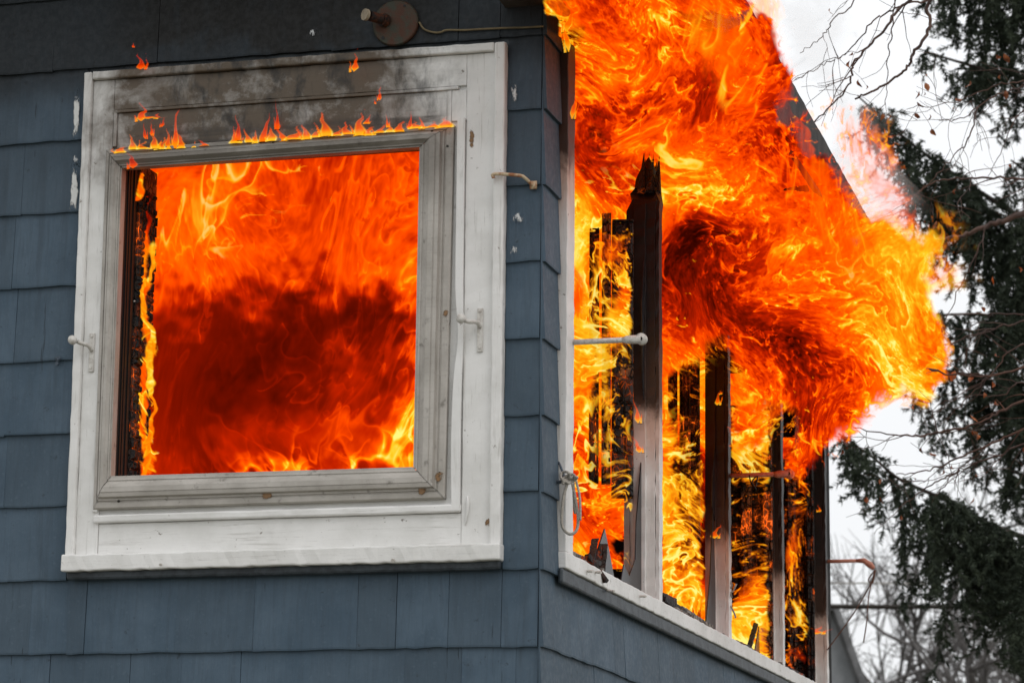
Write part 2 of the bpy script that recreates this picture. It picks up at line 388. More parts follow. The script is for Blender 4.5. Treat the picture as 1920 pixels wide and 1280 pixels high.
# ------------------------------------------------------------------ ground
def groundmesh():
    mb = MB(); n = 30
    for i in range(n + 1):
        for j in range(n + 1):
            x = (i / n - .5) * 700; y = (j / n - .5) * 700; mb.v.append((x, y, .0))
    mb.f = [(i * (n + 1) + j, (i + 1) * (n + 1) + j, (i + 1) * (n + 1) + j + 1, i * (n + 1) + j + 1) for i in range(n) for j in range(n)]
    return mb
t = NT('winter_lawn'); p_ = t.pos()
t.pbr(t.mix(t.rng(t.noise(p_, .6, 8, .65), .35, .65), (.13, .12, .06), (.20, .19, .17)), .9, t.bump(t.noise(p_, 20, 6), .6, .03))
groundmesh().build('ground', t.m, kind='structure')

# ------------------------------------------------------------------ the house
house = empty('burning_house', tuple(C0)); tag(house, 'blue grey shingled house on fire with a white framed window and an open burning side', 'house')
WX0, WX1, WZ0, WZ1 = -1.495, -.112, 2.738, 4.326                        # casing of the front window
OX0, OX1, OZ0, OZ1 = -1.36, -.33, 3.02, 4.03                              # its opening
SILL = 2.79; STOP = 4.57; SEND = 5.30
COURSES = [4.585, 4.347, 4.114, 3.878, 3.641, 3.404, 3.173, 2.945, 2.715, 2.489, 2.255, 2.02]

mb = MB()                                                              # sheathing behind the shingles with the window hole
mb.box(-3.2, OX0 - .02, .002, .03, 0, 4.9); mb.box(OX1 + .02, -.0, .002, .03, 0, 4.9)
mb.box(OX0 - .02, OX1 + .02, .002, .03, 0, OZ0 - .02); mb.box(OX0 - .02, OX1 + .02, .002, .03, OZ1 + .02, 4.9)
frontw = mb.build('front_wall', M['dkmould'], house); frontw.rotation_euler = (0, 0, ROT_F)
mb = MB(); mb.box(0.03, SEND, .002, .03, 0, SILL - .035)
sidew = mb.build('side_wall', M['dkmould'], house); sidew.rotation_euler = (0, 0, ROT_S)

_sh = {}
def shingle(parent, x0, x1, zb, h=.30, tilt=0):
    wq = round((x1 - x0) / .01) * .01; key = (wq, round(h, 2), random.randrange(3))
    if key not in _sh:
        mbx = MB(); n = max(3, int(wq / .05)); b = .013; vs = []
        jit = [random.uniform(-.0022, .0022) for _ in range(n + 1)]
        for i in range(n + 1):
            x = wq * i / n; dz = jit[i]; dy = random.uniform(-.0007, .0007)
            if i in (0, n): x += random.uniform(-.001, .001)
            vs += [(x, -b + dy, dz), (x, -b - .001 + dy, .006 + dz), (x, -.0065, h * .55), (x, -.0005, h), (x, .001, h), (x, .001, dz)]
        fs = [(6 * i + k, 6 * i + (k + 1) % 6, 6 * i + 6 + (k + 1) % 6, 6 * i + 6 + k) for i in range(n) for k in range(6)]
        fs += [tuple(range(6)), tuple(6 * n + k for k in range(6))[::-1]]
        mbx.add(vs, fs); me = bpy.data.meshes.new('shingle'); me.from_pydata(mbx.v, [], mbx.f)
        bm = bmesh.new(); bm.from_mesh(me); bmesh.ops.recalc_face_normals(bm, faces=bm.faces); bm.to_mesh(me); bm.free()
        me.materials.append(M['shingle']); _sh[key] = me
    o = bpy.data.objects.new('shingle', _sh[key]); COL.objects.link(o); o.parent = parent
    o.location = (x0, random.uniform(-.0012, .0008), zb + random.uniform(-.0015, .0015)); o.rotation_euler = (0, random.uniform(-.0025, .0025) + tilt, 0)
    o.scale = ((x1 - x0 - .0009) / wq, 1, 1)
    return o
def row(parent, x0, x1, zb, cuts=None, h=.30, lo=.12, hi=.40):
    xs = [x0]
    if cuts: xs += [c for c in cuts if x0 + .02 < c < x1 - .02]
    else:
        while xs[-1] < x1 - hi - .1: xs.append(xs[-1] + random.uniform(lo, hi))
    xs.append(x1)
    for a, b in zip(xs, xs[1:]): shingle(parent, a, b, zb, h)
for zb in COURSES:
    top = zb + .235
    hw = zb < WZ1 - .01 and top > WZ0 + .03
    if zb > WZ1 + .005 or not hw:
        cuts = None
        if abs(zb - 2.489) < .01: cuts = [front(x, 1150)[0] for x in (60, 130, 163, 333, 478, 672, 745, 803, 843, 942)]
        if abs(zb - 2.255) < .01: cuts = [front(x, 1260)[0] for x in (95, 245, 342, 453, 595, 760, 866, 968)]
        if abs(zb - 4.347) < .01: cuts = [front(x, 60)[0] for x in (-160, 105, 300, 625, 862, 940)]
        if cuts: cuts = [-2.6, -2.3] + [c for c in cuts]
        row(frontw, -3.0, -.003, zb, cuts, h=.30 if zb > 3 or zb < 2.4 else .25)
    else:
        row(frontw, -3.0, WX0 - .001, zb, [-2.7, -2.4, -2.15, -1.93 + random.uniform(-.06, .06), -1.72 + random.uniform(-.05, .05)])
        shingle(frontw, WX1 + .002, -.003, zb)
# the few courses wrapping round the corner, then the side wall under the sill
for zb in COURSES:
    if zb > 2.6 and zb < 4.6: shingle(sidew, -.0135, .175, zb)
    elif zb < 2.6: row(sidew, -.0135, SEND, zb, None, h=.235 if zb > 2.4 else .30, lo=.12, hi=.34)

# paint dabs and scuffs (thin coats of white paint on the shingles)
white_dab = mat_patch('white_paint_dab', (.60, .60, .58), .34); scuff = mat_patch('white_scuff', (.55, .56, .56), .47, 90, 40)
def patch(px0, py0, px1, py1, mat, o=.0165, name='paint_dab'):
    a = front(px0, py1, o); b = front(px1, py0, o); mbx = MB(); mbx.box(a[0], b[0], -o, -o + .0008, a[2], b[2])
    return mbx.build(name, mat, frontw)
patch(133, 160, 153, 268, white_dab); patch(131, 285, 151, 312, scuff); patch(128, 300, 151, 405, white_dab, name='paint_dab')
patch(952, 145, 975, 208, scuff); patch(952, 392, 992, 422, scuff); patch(950, 455, 975, 485, scuff); patch(572, 50, 606, 72, scuff)

# ---- front window: flat casing and its pieces
def fx(px, py=600): return front(px, py)[0]
def fz(py, px=500): return front(px, py)[2]
mb = MB()
oc = [(WX0 + .004, WZ0 + .01), (WX1 - .004, WZ0 + .01), (WX1 - .004, 4.33), (WX0 + .004, 4.33)]; ic = [(OX0, OZ0), (OX1, OZ0), (OX1, OZ1), (OX0, OZ1)]
vs = [(x, y, z) for y in (-.014, .001) for L_ in (oc, ic) for x, z in L_]; fs = []
for k in range(4):
    k2 = (k + 1) % 4; fs += [(k, k2, 4 + k2, 4 + k), (8 + k, 12 + k, 12 + k2, 8 + k2), (k, 8 + k, 8 + k2, k2), (4 + k, 4 + k2, 12 + k2, 12 + k)]
mb.add(vs, fs); window = mb.build('front_window', M['whiteh'], house); window.rotation_euler = (0, 0, ROT_F)
def wpart(mbx, name, mat, bevel=.0015, smooth=False): return mbx.build(name, mat, window, bevel, smooth)
mb = MB(); mb.board(WX0 + .028, -1.395, -.024, 0, WZ0 + .05, 4.2985); wpart(mb, 'side_casing', M['whitev'], .002)
mb = MB(); mb.board(-.236, WX1 - .0345, -.024, 0, WZ0 + .05, 4.2985); wpart(mb, 'side_casing', M['whitev'], .002)
mb = MB(); mb.board(-1.394, -.237, -.0235, 0, 4.200, 4.2985); wpart(mb, 'head_casing', M['whiteh'])
mb = MB(); mb.board(-1.382, -.30, -.019, 0, 4.075, 4.188); wpart(mb, 'head_panel', M['whiteh'])
mb = MB(); mb.board(-1.386, -.262, -.027, 0, 4.189, 4.1985, .0005); wpart(mb, 'head_bead', M['whiteh'])
mb = MB(); mb.board(-1.394, -1.383, -.026, 0, 4.08, 4.2, .0005); mb.board(-.299, -.285, -.022, 0, 4.08, 4.188, .0005); wpart(mb, 'side_bead', M['whitev'])
mb = MB(); mb.board(-.284, -.237, -.021, 0, 4.09, 4.188, .0005); wpart(mb, 'corner_block', M['whitev'])
mb = MB(); mb.board(WX0, WX0 + .0275, -.040, 0, WZ0 + .048, WZ1, .0011); wpart(mb, 'back_band', M['whitev'], .005)
mb = MB(); mb.board(WX1 - .034, WX1, -.040, 0, WZ0 + .048, WZ1, .0011); wpart(mb, 'back_band', M['whitev'], .005)
mb = MB(); mb.board(WX0 + .028, WX1 - .0345, -.040, 0, 4.300, WZ1 + .001, .0014); wpart(mb, 'back_band', M['whiteh'], .005)
mb = MB(); mb.board(-1.394, -.237, -.020, 0, 2.79, 2.885); wpart(mb, 'bottom_panel', M['whiteh'])
mb = MB(); mb.board(-1.41, -.237, -.034, 0, 2.887, 2.912, .0008); wpart(mb, 'bottom_moulding', M['whiteh'], .006)
mb = MB(); mb.board(WX0 - .004, WX1 + .004, -.058, 0, WZ0, 2.789, .0018, .022); wpart(mb, 'sill', M['whites'], .005)
mb = MB(); mb.board(WX0 + .005, WX1, -.036, -.014, 2.713, 2.7445, .001); wpart(mb, 'under_sill_moulding', M['dkmould'], .008)
mb = MB(); mb.board(-1.4135, -1.397, -.032, 0, 2.92, 4.075, .0016, .05); wpart(mb, 'bowed_strip', M['whitev'], .004)
mb = MB()                                                              # bowed strip of moulding on the right of the sash
zs = np.linspace(2.90, 4.095, 30)
for i in range(29):
    def bow(z): return .012 * math.exp(-((z - 3.42) / .09) ** 2) - .006 * math.exp(-((z - 3.1) / .2) ** 2)
    b0, b1 = bow(zs[i]), bow(zs[i + 1])
    vs = [(-.262 + b0, -.024, zs[i]), (-.238 + b0 * .3, -.024, zs[i]), (-.238 + b0 * .3, -.034, zs[i]), (-.262 + b0, -.034, zs[i]),
          (-.262 + b1, -.024, zs[i + 1]), (-.238 + b1 * .3, -.024, zs[i + 1]), (-.238 + b1 * .3, -.034, zs[i + 1]), (-.262 + b1, -.034, zs[i + 1])]
    mb.add(vs, [(0, 1, 5, 4), (1, 2, 6, 5), (2, 3, 7, 6), (3, 0, 4, 7)])
mb.add([(-.262, -.024, zs[-1]), (-.238, -.024, zs[-1]), (-.238, -.034, zs[-1]), (-.262, -.034, zs[-1])], [(0, 1, 2, 3)])
wpart(mb, 'bowed_strip', M['whitev'], 0)
mb = MB(); mb.board(-.284, -.263, -.012, .0, 2.92, 4.09, .001); wpart(mb, 'scorched_gap_board', M['char'], 0)
mb = MB(); mb.board(-1.395, -.285, -.016, 0, 4.055, 4.0745, .002); wpart(mb, 'scorched_gap_board', M['char'], 0)

# aluminium storm sash: four mitred rails swept from one profile
outer = [(-1.410, 2.928), (-.286, 2.928), (-.273, 4.076), (-1.412, 4.068)]
inner = [(-1.355, 3.030), (-.384, 3.026), (-.381, 4.012), (-1.356, 4.006)]
prof = [(0, 0), (0, .020), (.05, .023), (.20, .023), (.215, .020), (.245, .020), (.26, .024), (.32, .024), (.36, .036), (.46, .0375), (.47, .0365), (.49, .0365), (.50, .039), (.66, .0385), (.82, .028), (.83, .0265), (.85, .0265), (.86, .0285), (.91, .0275), (.92, .022), (1, .022), (1, -.012)]
for k, nm in enumerate(('bottom', 'right', 'top', 'left')):
    k2 = (k + 1) % 4; mb = MB(); vs = []
    for (u, o) in prof:
        for c in (k, k2):
            e = .0012 if c == k else -.0012
            X = outer[c][0] * (1 - u) + inner[c][0] * u; Z = outer[c][1] * (1 - u) + inner[c][1] * u
            d = Vector((outer[k2][0] - outer[k][0], outer[k2][1] - outer[k][1])).normalized()
            vs.append((X + d[0] * e, -.012 - o - (.0006 * (k % 2)), Z + d[1] * e))
    n = len(prof); fs = [(2 * i, 2 * i + 1, 2 * i + 3, 2 * i + 2) for i in range(n - 1)]
    mb.add(vs, fs); wpart(mb, 'sash_rail', M['alu'], 0)
mb = MB()
for px, py in ((233, 291), (512, 267), (810, 246), (839, 274), (211, 324), (205, 613), (200, 898), (222, 939), (500, 931), (794, 921), (824, 886), (834, 585)):
    P = front(px, py, .037); mbs = MB(); mbs.disc((P[0], -.033, P[2]), (0, -1, 0), .0042, .0035, 10); wpart(mbs, 'screw', M['screw'], 0)
rstain = mat_patch('rust_stain', (.22, .12, .05), .40, 25, 25)
def wpatch(px0, py0, px1, py1, mat, o, name='rust_stain'):
    a = front(px0, py1, o); b = front(px1, py0, o); mbx = MB(); mbx.box(a[0], b[0], -o, -o + .0005, a[2], b[2]); return mbx.build(name, mat, window)
for r_ in ((484, 916, 516, 938, .0385), (778, 908, 812, 930, .0385), (812, 872, 838, 908, .0385), (826, 572, 844, 600, .0385), (876, 218, 892, 300, .0250), (905, 966, 925, 994, .0250), (222, 283, 245, 300, .0385)):
    wpatch(*r_[:4], rstain, r_[4])
# nail heads and drips in the casing
for px, py, r_ in ((303, 1058, .0045), (738, 1050, .006), (915, 985, .003), (245, 560, .002)):
    P = front(px, py, .06); mbs = MB(); mbs.disc((P[0], -.064 if py > 1030 else -.026, P[2]), (0, -1, -.3), r_, .006, 8); wpart(mbs, 'nail_head', M['hook'], 0)
mb = MB(); mb.tube(curve([front(877, 930, .024) * [1, 0, 1] + [0, -.026, 0], front(878, 952, .024) * [1, 0, 1] + [0, -.029, 0], front(873, 985, .024) * [1, 0, 1] + [0, -.026, 0]], 5), [.002, .004, .005, .0055, .005, .0045, .005, .004, .003, .002, .001], 7)
wpart(mb, 'paint_drip', M['whitev'], 0, True)

# reveal (black jambs behind the sash) and the burning jamb
mb = MB()
mb.board(OX0 - .012, OX0, .003, .11, 3.0, 4.05, .0003); mb.board(OX1, OX1 + .012, .003, .11, 3.0, 4.05, .0003)
mb.box(OX0, OX1, .003, .05, 4.022, 4.05); mb.box(OX0, OX1, .003, .16, 2.99, 3.015)
for q in (.028, .046, .075): mb.box(OX0 - .001, OX0 + .004, q, q + .008, 3.0, 4.04)
wpart(mb, 'jamb_lining', M['reveal'], 0)

def blocks(mb, x0, x1, z0, z1, y, depth, cw, ch, axis='x', miss=.04):
    """alligatored char: rows of small uneven blocks standing proud of the core; axis = direction of width"""
    z = z0
    while z < z1:
        h = min(ch * random.uniform(.6, 1.6), z1 - z + .002); x = x0 + random.uniform(0, .3) * cw * 0
        while x < x1 - .001:
            wd = min(cw * random.uniform(.6, 1.5), x1 - x)
            if random.random() > miss:
                g = .0012; pr = depth * random.uniform(.45, 1.1); e = min(wd, h) * .22
                X0, X1, Z0, Z1 = x + g, x + wd - g, z + g, z + h - g
                j = lambda: random.uniform(-.0012, .0012)
                v = [(X0 + j(), y, Z0 + j()), (X1 + j(), y, Z0 + j()), (X1 + j(), y, Z1 + j()), (X0 + j(), y, Z1 + j()),
                     (X0 + e, y - pr, Z0 + e), (X1 - e, y - pr, Z0 + e), (X1 - e, y - pr + j(), Z1 - e), (X0 + e, y - pr + j(), Z1 - e)]
                if axis == 'y': v = [(-b + y * 0, a, c) for a, b, c in v]
                mb.add(v, [(4, 5, 6, 7), (0, 1, 5, 4), (1, 2, 6, 5), (2, 3, 7, 6), (3, 0, 4, 7)])
            x += wd
        z += h
mb = MB(); mb.box(OX0 - .05, OX0 + .006, .112, .25, 2.98, 4.06)
st_ = wpart(mb, 'charred_jamb', M['charh'], 0)
mb = MB(); 
def blocks_face(x, y0, y1, z0, z1, depth, cw, ch):                     # blocks on a face looking to +x
    m2 = MB(); blocks(m2, y0, y1, z0, z1, 0, depth, cw, ch)
    mb.add([(x - b, a, c) for a, b, c in m2.v], m2.f)
blocks_face(OX0 + .006, .113, .245, 2.99, 3.98, .011, .024, .026)
blocks(mb, OX0 - .012, OX0 + .006, 2.99, 3.98, .112, .006, .012, .022)
wpart(mb, 'char_block_face', M['char'], 0)['kind'] = 'stuff'

# hooks on the casing (painted iron awning brackets)
def bracket(px, py_pl0, py_pl1, forkpx, forkpy, nm):
    a = front(px, py_pl0, .024); b = front(px, py_pl1, .024)
    mb = MB(); mb.board(a[0] - .009, a[0] + .009, -.030, -.024, b[2], a[2], .0006)
    for zc in (a[2] - .01, b[2] + .012): mb.disc((a[0], -.0295, zc), (0, -1, 0), .0045, .0035, 8)
    r = wpart(mb, nm, M['hook'], .003)
    mb = MB(); m = (a[2] * .65 + b[2] * .35); tip = front(forkpx, forkpy, .075)
    mb.tube(curve([(a[0], -.028, m - .012), (a[0] - .004, -.045, m), (tip[0] + .014, -.066, tip[2] - .004), (tip[0] + .006, -.073, tip[2])], 5), .0065, 8)
    mb.disc((tip[0] - .004, -.084, tip[2] + .001), (.3, -1, 0), .0135, .018, 14)
    wpart(mb, 'bracket_fork', M['hook'], 0, True)
bracket(174, 625, 697, 141, 640, 'hook_bracket'); bracket(901, 578, 660, 868, 600, 'hook_bracket')
mb = MB(); P = front(108, 677, .02); mb.disc((P[0], -.014, P[2] + .008), (0, -1, 0), .009, .005, 10); mb.disc((P[0], -.020, P[2] - .008), (0, -1, 0), .006, .006, 10)
mb.tube([(P[0] - .008, -.02, P[2] + .012), (P[0] + .008, -.028, P[2] + .002)], .0035, 6)
mb.build('screw_eye', M['bluehook'], frontw)
mb = MB(); a = front(930, 329, .04); b = front(975, 331, .04); c = front(998, 347, .02)
mb.tube(curve([(a[0] - .004, -.052, a[2] - .012), (a[0], -.056, a[2]), (b[0], -.052, b[2]), (b[0] + .018, -.042, b[2] - .008), (c[0], -.018, c[2])], 6), .0055, 8)
mb.board(c[0] - .008, c[0] + .014, -.021, -.013, c[2] - .012, c[2] + .012, .001)
mb.build('bent_rod_hook', M['hookr'], frontw, smooth=True)

# ---- lamp mount and cable (separate things)
P = front(742, 44, .02); base = fw(P[0], -.02, P[2])
lamp = empty('lamp_mount', tuple(base), ROT_F); tag(lamp, 'rusty round metal lamp plate with a broken socket above the white window', 'lamp mount')
mb = MB(); mb.tube([(0, .006, 0), (0, -.004, 0), (0, -.007, 0)], [.074, .0735, .070], 36); mb.build('plate', M['rust'], lamp)
mb = MB(); mb.disc((-.030, -.006, .008), (-.55, -1, .05), .021, .018, 16); mb.disc((-.040, -.022, .009), (-.75, -1, .05), .016, .045, 14); mb.build('socket', M['rustdark'], lamp)
mb = MB(); mb.disc((-.072, -.066, .011), (-.75, -1, .05), .0185, .010, 16); mb.build('socket_rim', M['ivory'], lamp)
mb = MB(); mb.disc((-.038, -.007, -.047), (0, -1, 0), .005, .002, 8); mb.disc((.03, -.007, .052), (0, -1, 0), .004, .002, 8); mb.build('screw_hole', M['reveal'], lamp)
mb = MB(); pts = []
for px, py in ((786, 42), (795, 55), (812, 61), (826, 61), (838, 57), (870, 57), (905, 55), (950, 53), (985, 52), (1019, 50)):
    q = front(px, py, .02); pts.append(fw(q[0], -.021, q[2]))
mb.tube(curve(pts, 5), .0033, 7)
tag(mb.build('electric_cable', M['cable'], smooth=True), 'thin tan cable running from the round lamp plate to the house corner', 'cable')

# ---- side opening: sill, posts, shards
mb = MB(); vs = []
mb.board(.17, SEND + .03, -.036, .075, SILL - .052, SILL, .0016, .04)
sidewin = mb.build('side_window', M['whites'], house, .004); sidewin.rotation_euler = (0, 0, ROT_S)
def spart(mbx, name, mat, bevel=.0015, smooth=False, kind=None): return mbx.build(name, mat, sidewin, bevel, smooth, kind)
mb = MB(); mb.board(.15, SEND, -.030, -.014, SILL - .098, SILL - .0525, .001, .05); spart(mb, 'under_sill_moulding', M['dkmould'], .009)
mb = MB(); mb.board(.185, .275, -.030, .07, SILL + .001, 4.42, .0014); spart(mb, 'window_post', M['post0'], .003)
for sk, mt, dp, top in ((1.62, 'post1', .105, 4.37), (2.875, 'post2', .115, 4.41), (4.065, 'post3', .062, 4.40), (5.235, 'post4', .120, 4.38)):
    mb = MB(); mb.board(sk - .055, sk, .0, dp, SILL + .001, top, .0022); mb.board(sk - .0545, sk - .003, -.014, -.0005, SILL + .001, top, .0018)
    def burn(v, zb_=top - .22, cy_=dp * .5, cx_=sk - .03):             # the charred top has burnt to a thin uneven stump
        f_ = max(0, (v[2] - zb_) / .22); k_ = 1 - .72 * f_ ** 1.5; j_ = .012 * min(1, f_ * 3)
        return (cx_ + (v[0] - cx_) * k_ + random.uniform(-j_, j_), cy_ + (v[1] - cy_) * k_ + random.uniform(-j_, j_) - .02 * f_, v[2] + (random.uniform(-.02, .02) if f_ > .2 else 0))
    mb.v = [burn(v) for v in mb.v]
    spart(mb, 'window_post', M[mt], .003)
    mb = MB(); mb.board(sk - .070, sk - .0555, dp * .30, dp * .72, SILL + .001, top - .16, .0022); spart(mb, 'sash_stile', M[mt], .002)
    mb = MB(); mb.board(sk - .066, sk - .058, dp - .016, dp + .004, SILL + .001, top - .3, .0012); spart(mb, 'glazing_strip', M['alu'], 0)
mb = MB()                                                              # burnt head block at the first post
for k in range(9):                                                     # splintered remains of the head where it met the post
    x_ = 1.565 + random.uniform(0, .05); y_ = random.uniform(-.0, .08); h_ = random.uniform(.02, .12); w_ = random.uniform(.008, .018)
    mb.add([(x_ - w_, y_ - w_, 4.26), (x_ + w_, y_ - w_, 4.25), (x_ + w_, y_ + w_, 4.26), (x_ - w_, y_ + w_, 4.25), (x_ + random.uniform(-.02, .02), y_ + random.uniform(-.03, .03), 4.30 + h_)], [(0, 1, 4), (1, 2, 4), (2, 3, 4), (3, 0, 4), (3, 2, 1, 0)])
spart(mb, 'burnt_head_piece', M['char'], 0, kind='stuff')
def shard(pts, y, th=.004, mat='glass', nm='glass_shard', yaw=0):
    """thin broken pane piece standing in the opening: pts (x,z) polygon at depth y"""
    n = len(pts); v = [(a, y, b) for a, b in pts] + [(a, y + th, b) for a, b in pts]
    f = [tuple(range(n)), tuple(range(n, 2 * n))[::-1]] + [(i, (i + 1) % n, n + (i + 1) % n, n + i) for i in range(n)]
    mbx = MB(); mbx.add(v, f); return spart(mbx, nm, M[mat], 0)
# broken panes still held by the stiles
shard([(1.22, 2.80), (1.545, 2.80), (1.545, 3.28), (1.525, 3.22), (1.47, 3.06), (1.455, 2.93), (1.36, 2.86), (1.28, 2.89)], .045)
shard([(.78, 2.80), (1.14, 2.80), (1.05, 2.90), (.98, 2.97), (.90, 2.90)], .04)
shard([(1.52, 3.6), (1.545, 3.5), (1.545, 4.0), (1.51, 3.85)], .035)
shard([(2.6, 2.80), (2.80, 2.80), (2.80, 3.0), (2.76, 3.3), (2.70, 3.02)], .035)
shard([(3.6, 2.80), (3.99, 2.80), (3.99, 3.35), (3.86, 3.08)], .035)
shard([(2.74, 3.3), (2.80, 3.25), (2.80, 3.55), (2.75, 3.42)], .035)
def stick(p0, p1, wd, th, nm='charred_splinter', mat='char'):
    p0 = Vector(p0); p1 = Vector(p1); d = (p1 - p0); L_ = d.length; mbx = MB(); mbx.board(-wd / 2, wd / 2, -th / 2, th / 2, 0, L_, .0015, .02)
    q = d.to_track_quat('Z', 'Y'); mbx.v = [tuple(q @ Vector(v) + p0) for v in mbx.v]; return spart(mbx, nm, M[mat], 0)
# splinters lying and leaning on the sill
def sd(px, py, o): v = side(px, py, o); return (v[0], -o, v[2])
stick(sd(1106, 1063, -.02), sd(1116, 1010, -.06), .022, .006)
stick(sd(1126, 1071, -.02), sd(1131, 1020, -.03), .03, .006)
stick(sd(1136, 1090, .045), sd(1100, 1040, .0), .018, .012)
stick(sd(1088, 1046, -.01), sd(1122, 1056, -.02), .02, .014); stick(sd(1064, 1038, -.02), sd(1104, 1056, -.03), .03, .018, mat='ash')
stick(sd(1240, 1122, -.02), sd(1280, 1148, -.02), .03, .018); stick(sd(1236, 1118, -.04), sd(1262, 1130, -.05), .03, .03)
stick(sd(1262, 1140, -.01), sd(1306, 1166, -.01), .025, .012, mat='ash'); stick(sd(1272, 1138, -.04), sd(1330, 1176, -.02), .03, .012, mat='ash')
stick(sd(1368, 1200, -.02), sd(1400, 1212, -.03), .03, .012); stick(sd(1384, 1208, -.02), sd(1428, 1232, -.02), .03, .015)
stick(sd(1402, 1222, -.03), sd(1432, 1118, -.07), .02, .01); stick(sd(1468, 1252, -.02), sd(1500, 1268, -.03), .04, .02)
mb = MB()
for k in range(240):
    s = random.choice([random.uniform(.3, .7), random.uniform(1.64, 2.2), random.uniform(1.64, 2.8), random.uniform(2.9, 4), random.uniform(4.1, 5.1)]); r_ = random.uniform(.003, .013)
    c = (s, random.uniform(-.02, .06), SILL + r_ * .3); mb.box(c[0] - r_, c[0] + r_, c[1] - r_ * .7, c[1] + r_ * .7, SILL - .001, SILL + r_ * random.uniform(.5, 1.4))
spart(mb, 'sill_debris', M['ash'], 0, kind='stuff')
for px, py in ((1101, 1070), (1116, 1072), (1200, 1117), (1140, 1107)):
    q = side(px, py, .036); mb = MB(); mb.tube([(q[0], -.034, q[2]), (q[0] - .02, -.06, q[2] - .004)], .0042, 7); spart(mb, 'bent_nail', M['hook'], 0)

# awning arms standing out from the posts
def arm(px0, py0, px1, py1, s, mat, r, nm='awning_arm', droop=None):
    a = side(px0, py0, .0); z = a[2]; ln = .245 if droop is None else .205
    y1 = -ln; mb = MB(); zt = z
    mb.tube([(s, .0, z), (s, y1 + .05, zt)], r, 10)
    if droop is None:
        mb.tube([(s, y1 + .06, zt), (s, y1 + .045, zt), (s, y1 + .0, zt)], [r, r * 1.5, r * 1.6], 10)
        mb.disc((s + .008, y1, zt), (-1, 0, 0), r * 2.1, .017, 16)
    o_ = spart(mb, nm, mat, 0, True)
    mb = MB()
    if droop is None: mb.disc((s - .0085, y1, zt), (-1, 0, 0), r * .7, .003, 8); mb.build('arm_pin', M['screw'], sidewin)
    return (s, y1, zt)
arm(1060, 645, 1205, 637, .262, M['hook'], .0085)
e2 = arm(1370, 897, 1480, 897, 2.868, M['arm3'], .0095)
e3 = arm(1548, 1054, 1640, 1055, 5.225, M['arm3'], .0085, droop=1)
mb = MB(); mb.tube([(5.225, -.150, e3[2]), (5.225, -.185, e3[2]), (5.225, -.215, e3[2] - .022), (5.225, -.232, e3[2] - .038)], [.0085, .013, .016, .010], 10); spart(mb, 'arm_end', M['arm3'], 0, True)
def strand(pts, r, nm, mat, lab, cat, n=6, world=True):
    mb = MB(); mb.tube(curve([tuple(p) for p in pts], n), r, 7); return tag(mb.build(nm, mat, smooth=True), lab, cat)
Ys = float(sw(5.225, -.232, 3)[1])
mb = MB(); tip = sw(5.225, -.236, e3[2] - .045)
mb.tube(curve([tip, at(1632, 1095, Ys), at(1600, 1150, Ys), at(1551, 1218, Ys)], 6), .0030, 6)
mb.tube(curve([tip + [.004, 0, .0], at(1630, 1110, Ys), at(1625, 1165, Ys), at(1619, 1204, Ys)], 6), .0032, 6)
mb.tube(curve([tip, at(1628, 1086, Ys), at(1636, 1092, Ys), at(1640, 1075, Ys)], 6), .003, 6)
tag(mb.build('string', M['string'], smooth=True), 'scorched string dangling in two strands from the farthest arm', 'string')
mb = MB(); Y2 = float(sw(2.868, -.2, 3)[1])
mb.tube(curve([at(1405, 890, Y2), at(1408, 905, Y2), at(1416, 912, Y2 - .01), at(1420, 893, Y2 + .01), at(1410, 903, Y2 - .015), at(1418, 918, Y2)], 6), .0028, 6)
tag(mb.build('wire_twist', M['screw'], smooth=True), 'dark twist of wire round the pink middle arm', 'wire')
# wires on the second post
mb = MB(); Yp = float(sw(2.85, -.03, 3)[1])
for pl in ([(1366, 1105), (1372, 1098), (1369, 1087)], [(1364, 1112), (1374, 1108), (1381, 1094)], [(1362, 1132), (1370, 1136), (1378, 1152), (1379, 1158)], [(1366, 1108), (1370, 1112), (1372, 1120)]):
    mb.tube(curve([at(a, b, Yp) for a, b in pl], 5), .0035, 6)
tag(mb.build('wire_scrap', M['wire'], smooth=True), 'short curled scraps of pale wire on the second post', 'wire')
# rope and hook at the near casing
mb = MB(); Yr = float(sw(.19, -.05, 3)[1])
mb.tube(curve([at(1025, 868, Yr + .03), at(1029, 884, Yr), at(1040, 900, Yr - .03), at(1051, 903, Yr - .03), at(1057, 893, Yr - .02), at(1050, 872, Yr - .01), at(1047, 866, Yr)], 6), [.0035 + .002 * math.sin(min(1, i / 30) * math.pi) for i in range(37)], 7)
mb.build('cleat_hook', M['bluehook']).name = 'cleat_hook'
tag(bpy.data.objects['cleat_hook'], 'small blue grey iron hook holding the knotted rope at the corner', 'hook')
mb = MB(); Yr2 = Yr - .045; rr = .0045
mb.tube(curve([at(1064, 905, Yr2), at(1057, 930, Yr2), at(1053, 975, Yr2), at(1058, 993, Yr2), at(1070, 1001, Yr2), at(1081, 993, Yr2), at(1084, 970, Yr2), at(1078, 930, Yr2), at(1073, 905, Yr2)], 6), rr, 8)
mb.tube(curve([at(1080, 900, Yr2 - .01), at(1086, 925, Yr2 - .01), at(1088, 950, Yr2 - .01), at(1088, 975, Yr2 - .01)], 6), rr * .8, 8)
mb.tube(curve([at(1075, 902, Yr2 + .01), at(1076, 930, Yr2 + .012), at(1077, 955, Yr2 + .012), at(1079, 962, Yr2 + .01)], 6), rr * .9, 8)
for (cx, cy_, rx, ry, ph) in ((1060, 892, 9, 8, 0), (1066, 896, 11, 7, .6), (1073, 900, 9, 6, 1.2), (1063, 900, 8, 6, 2)):
    mb.tube([at(cx + rx * math.cos(a + ph), cy_ + ry * math.sin(a), Yr2 + .008 * math.sin(a * 2 + ph)) for a in np.linspace(0, 6.3, 20)], rr, 8)
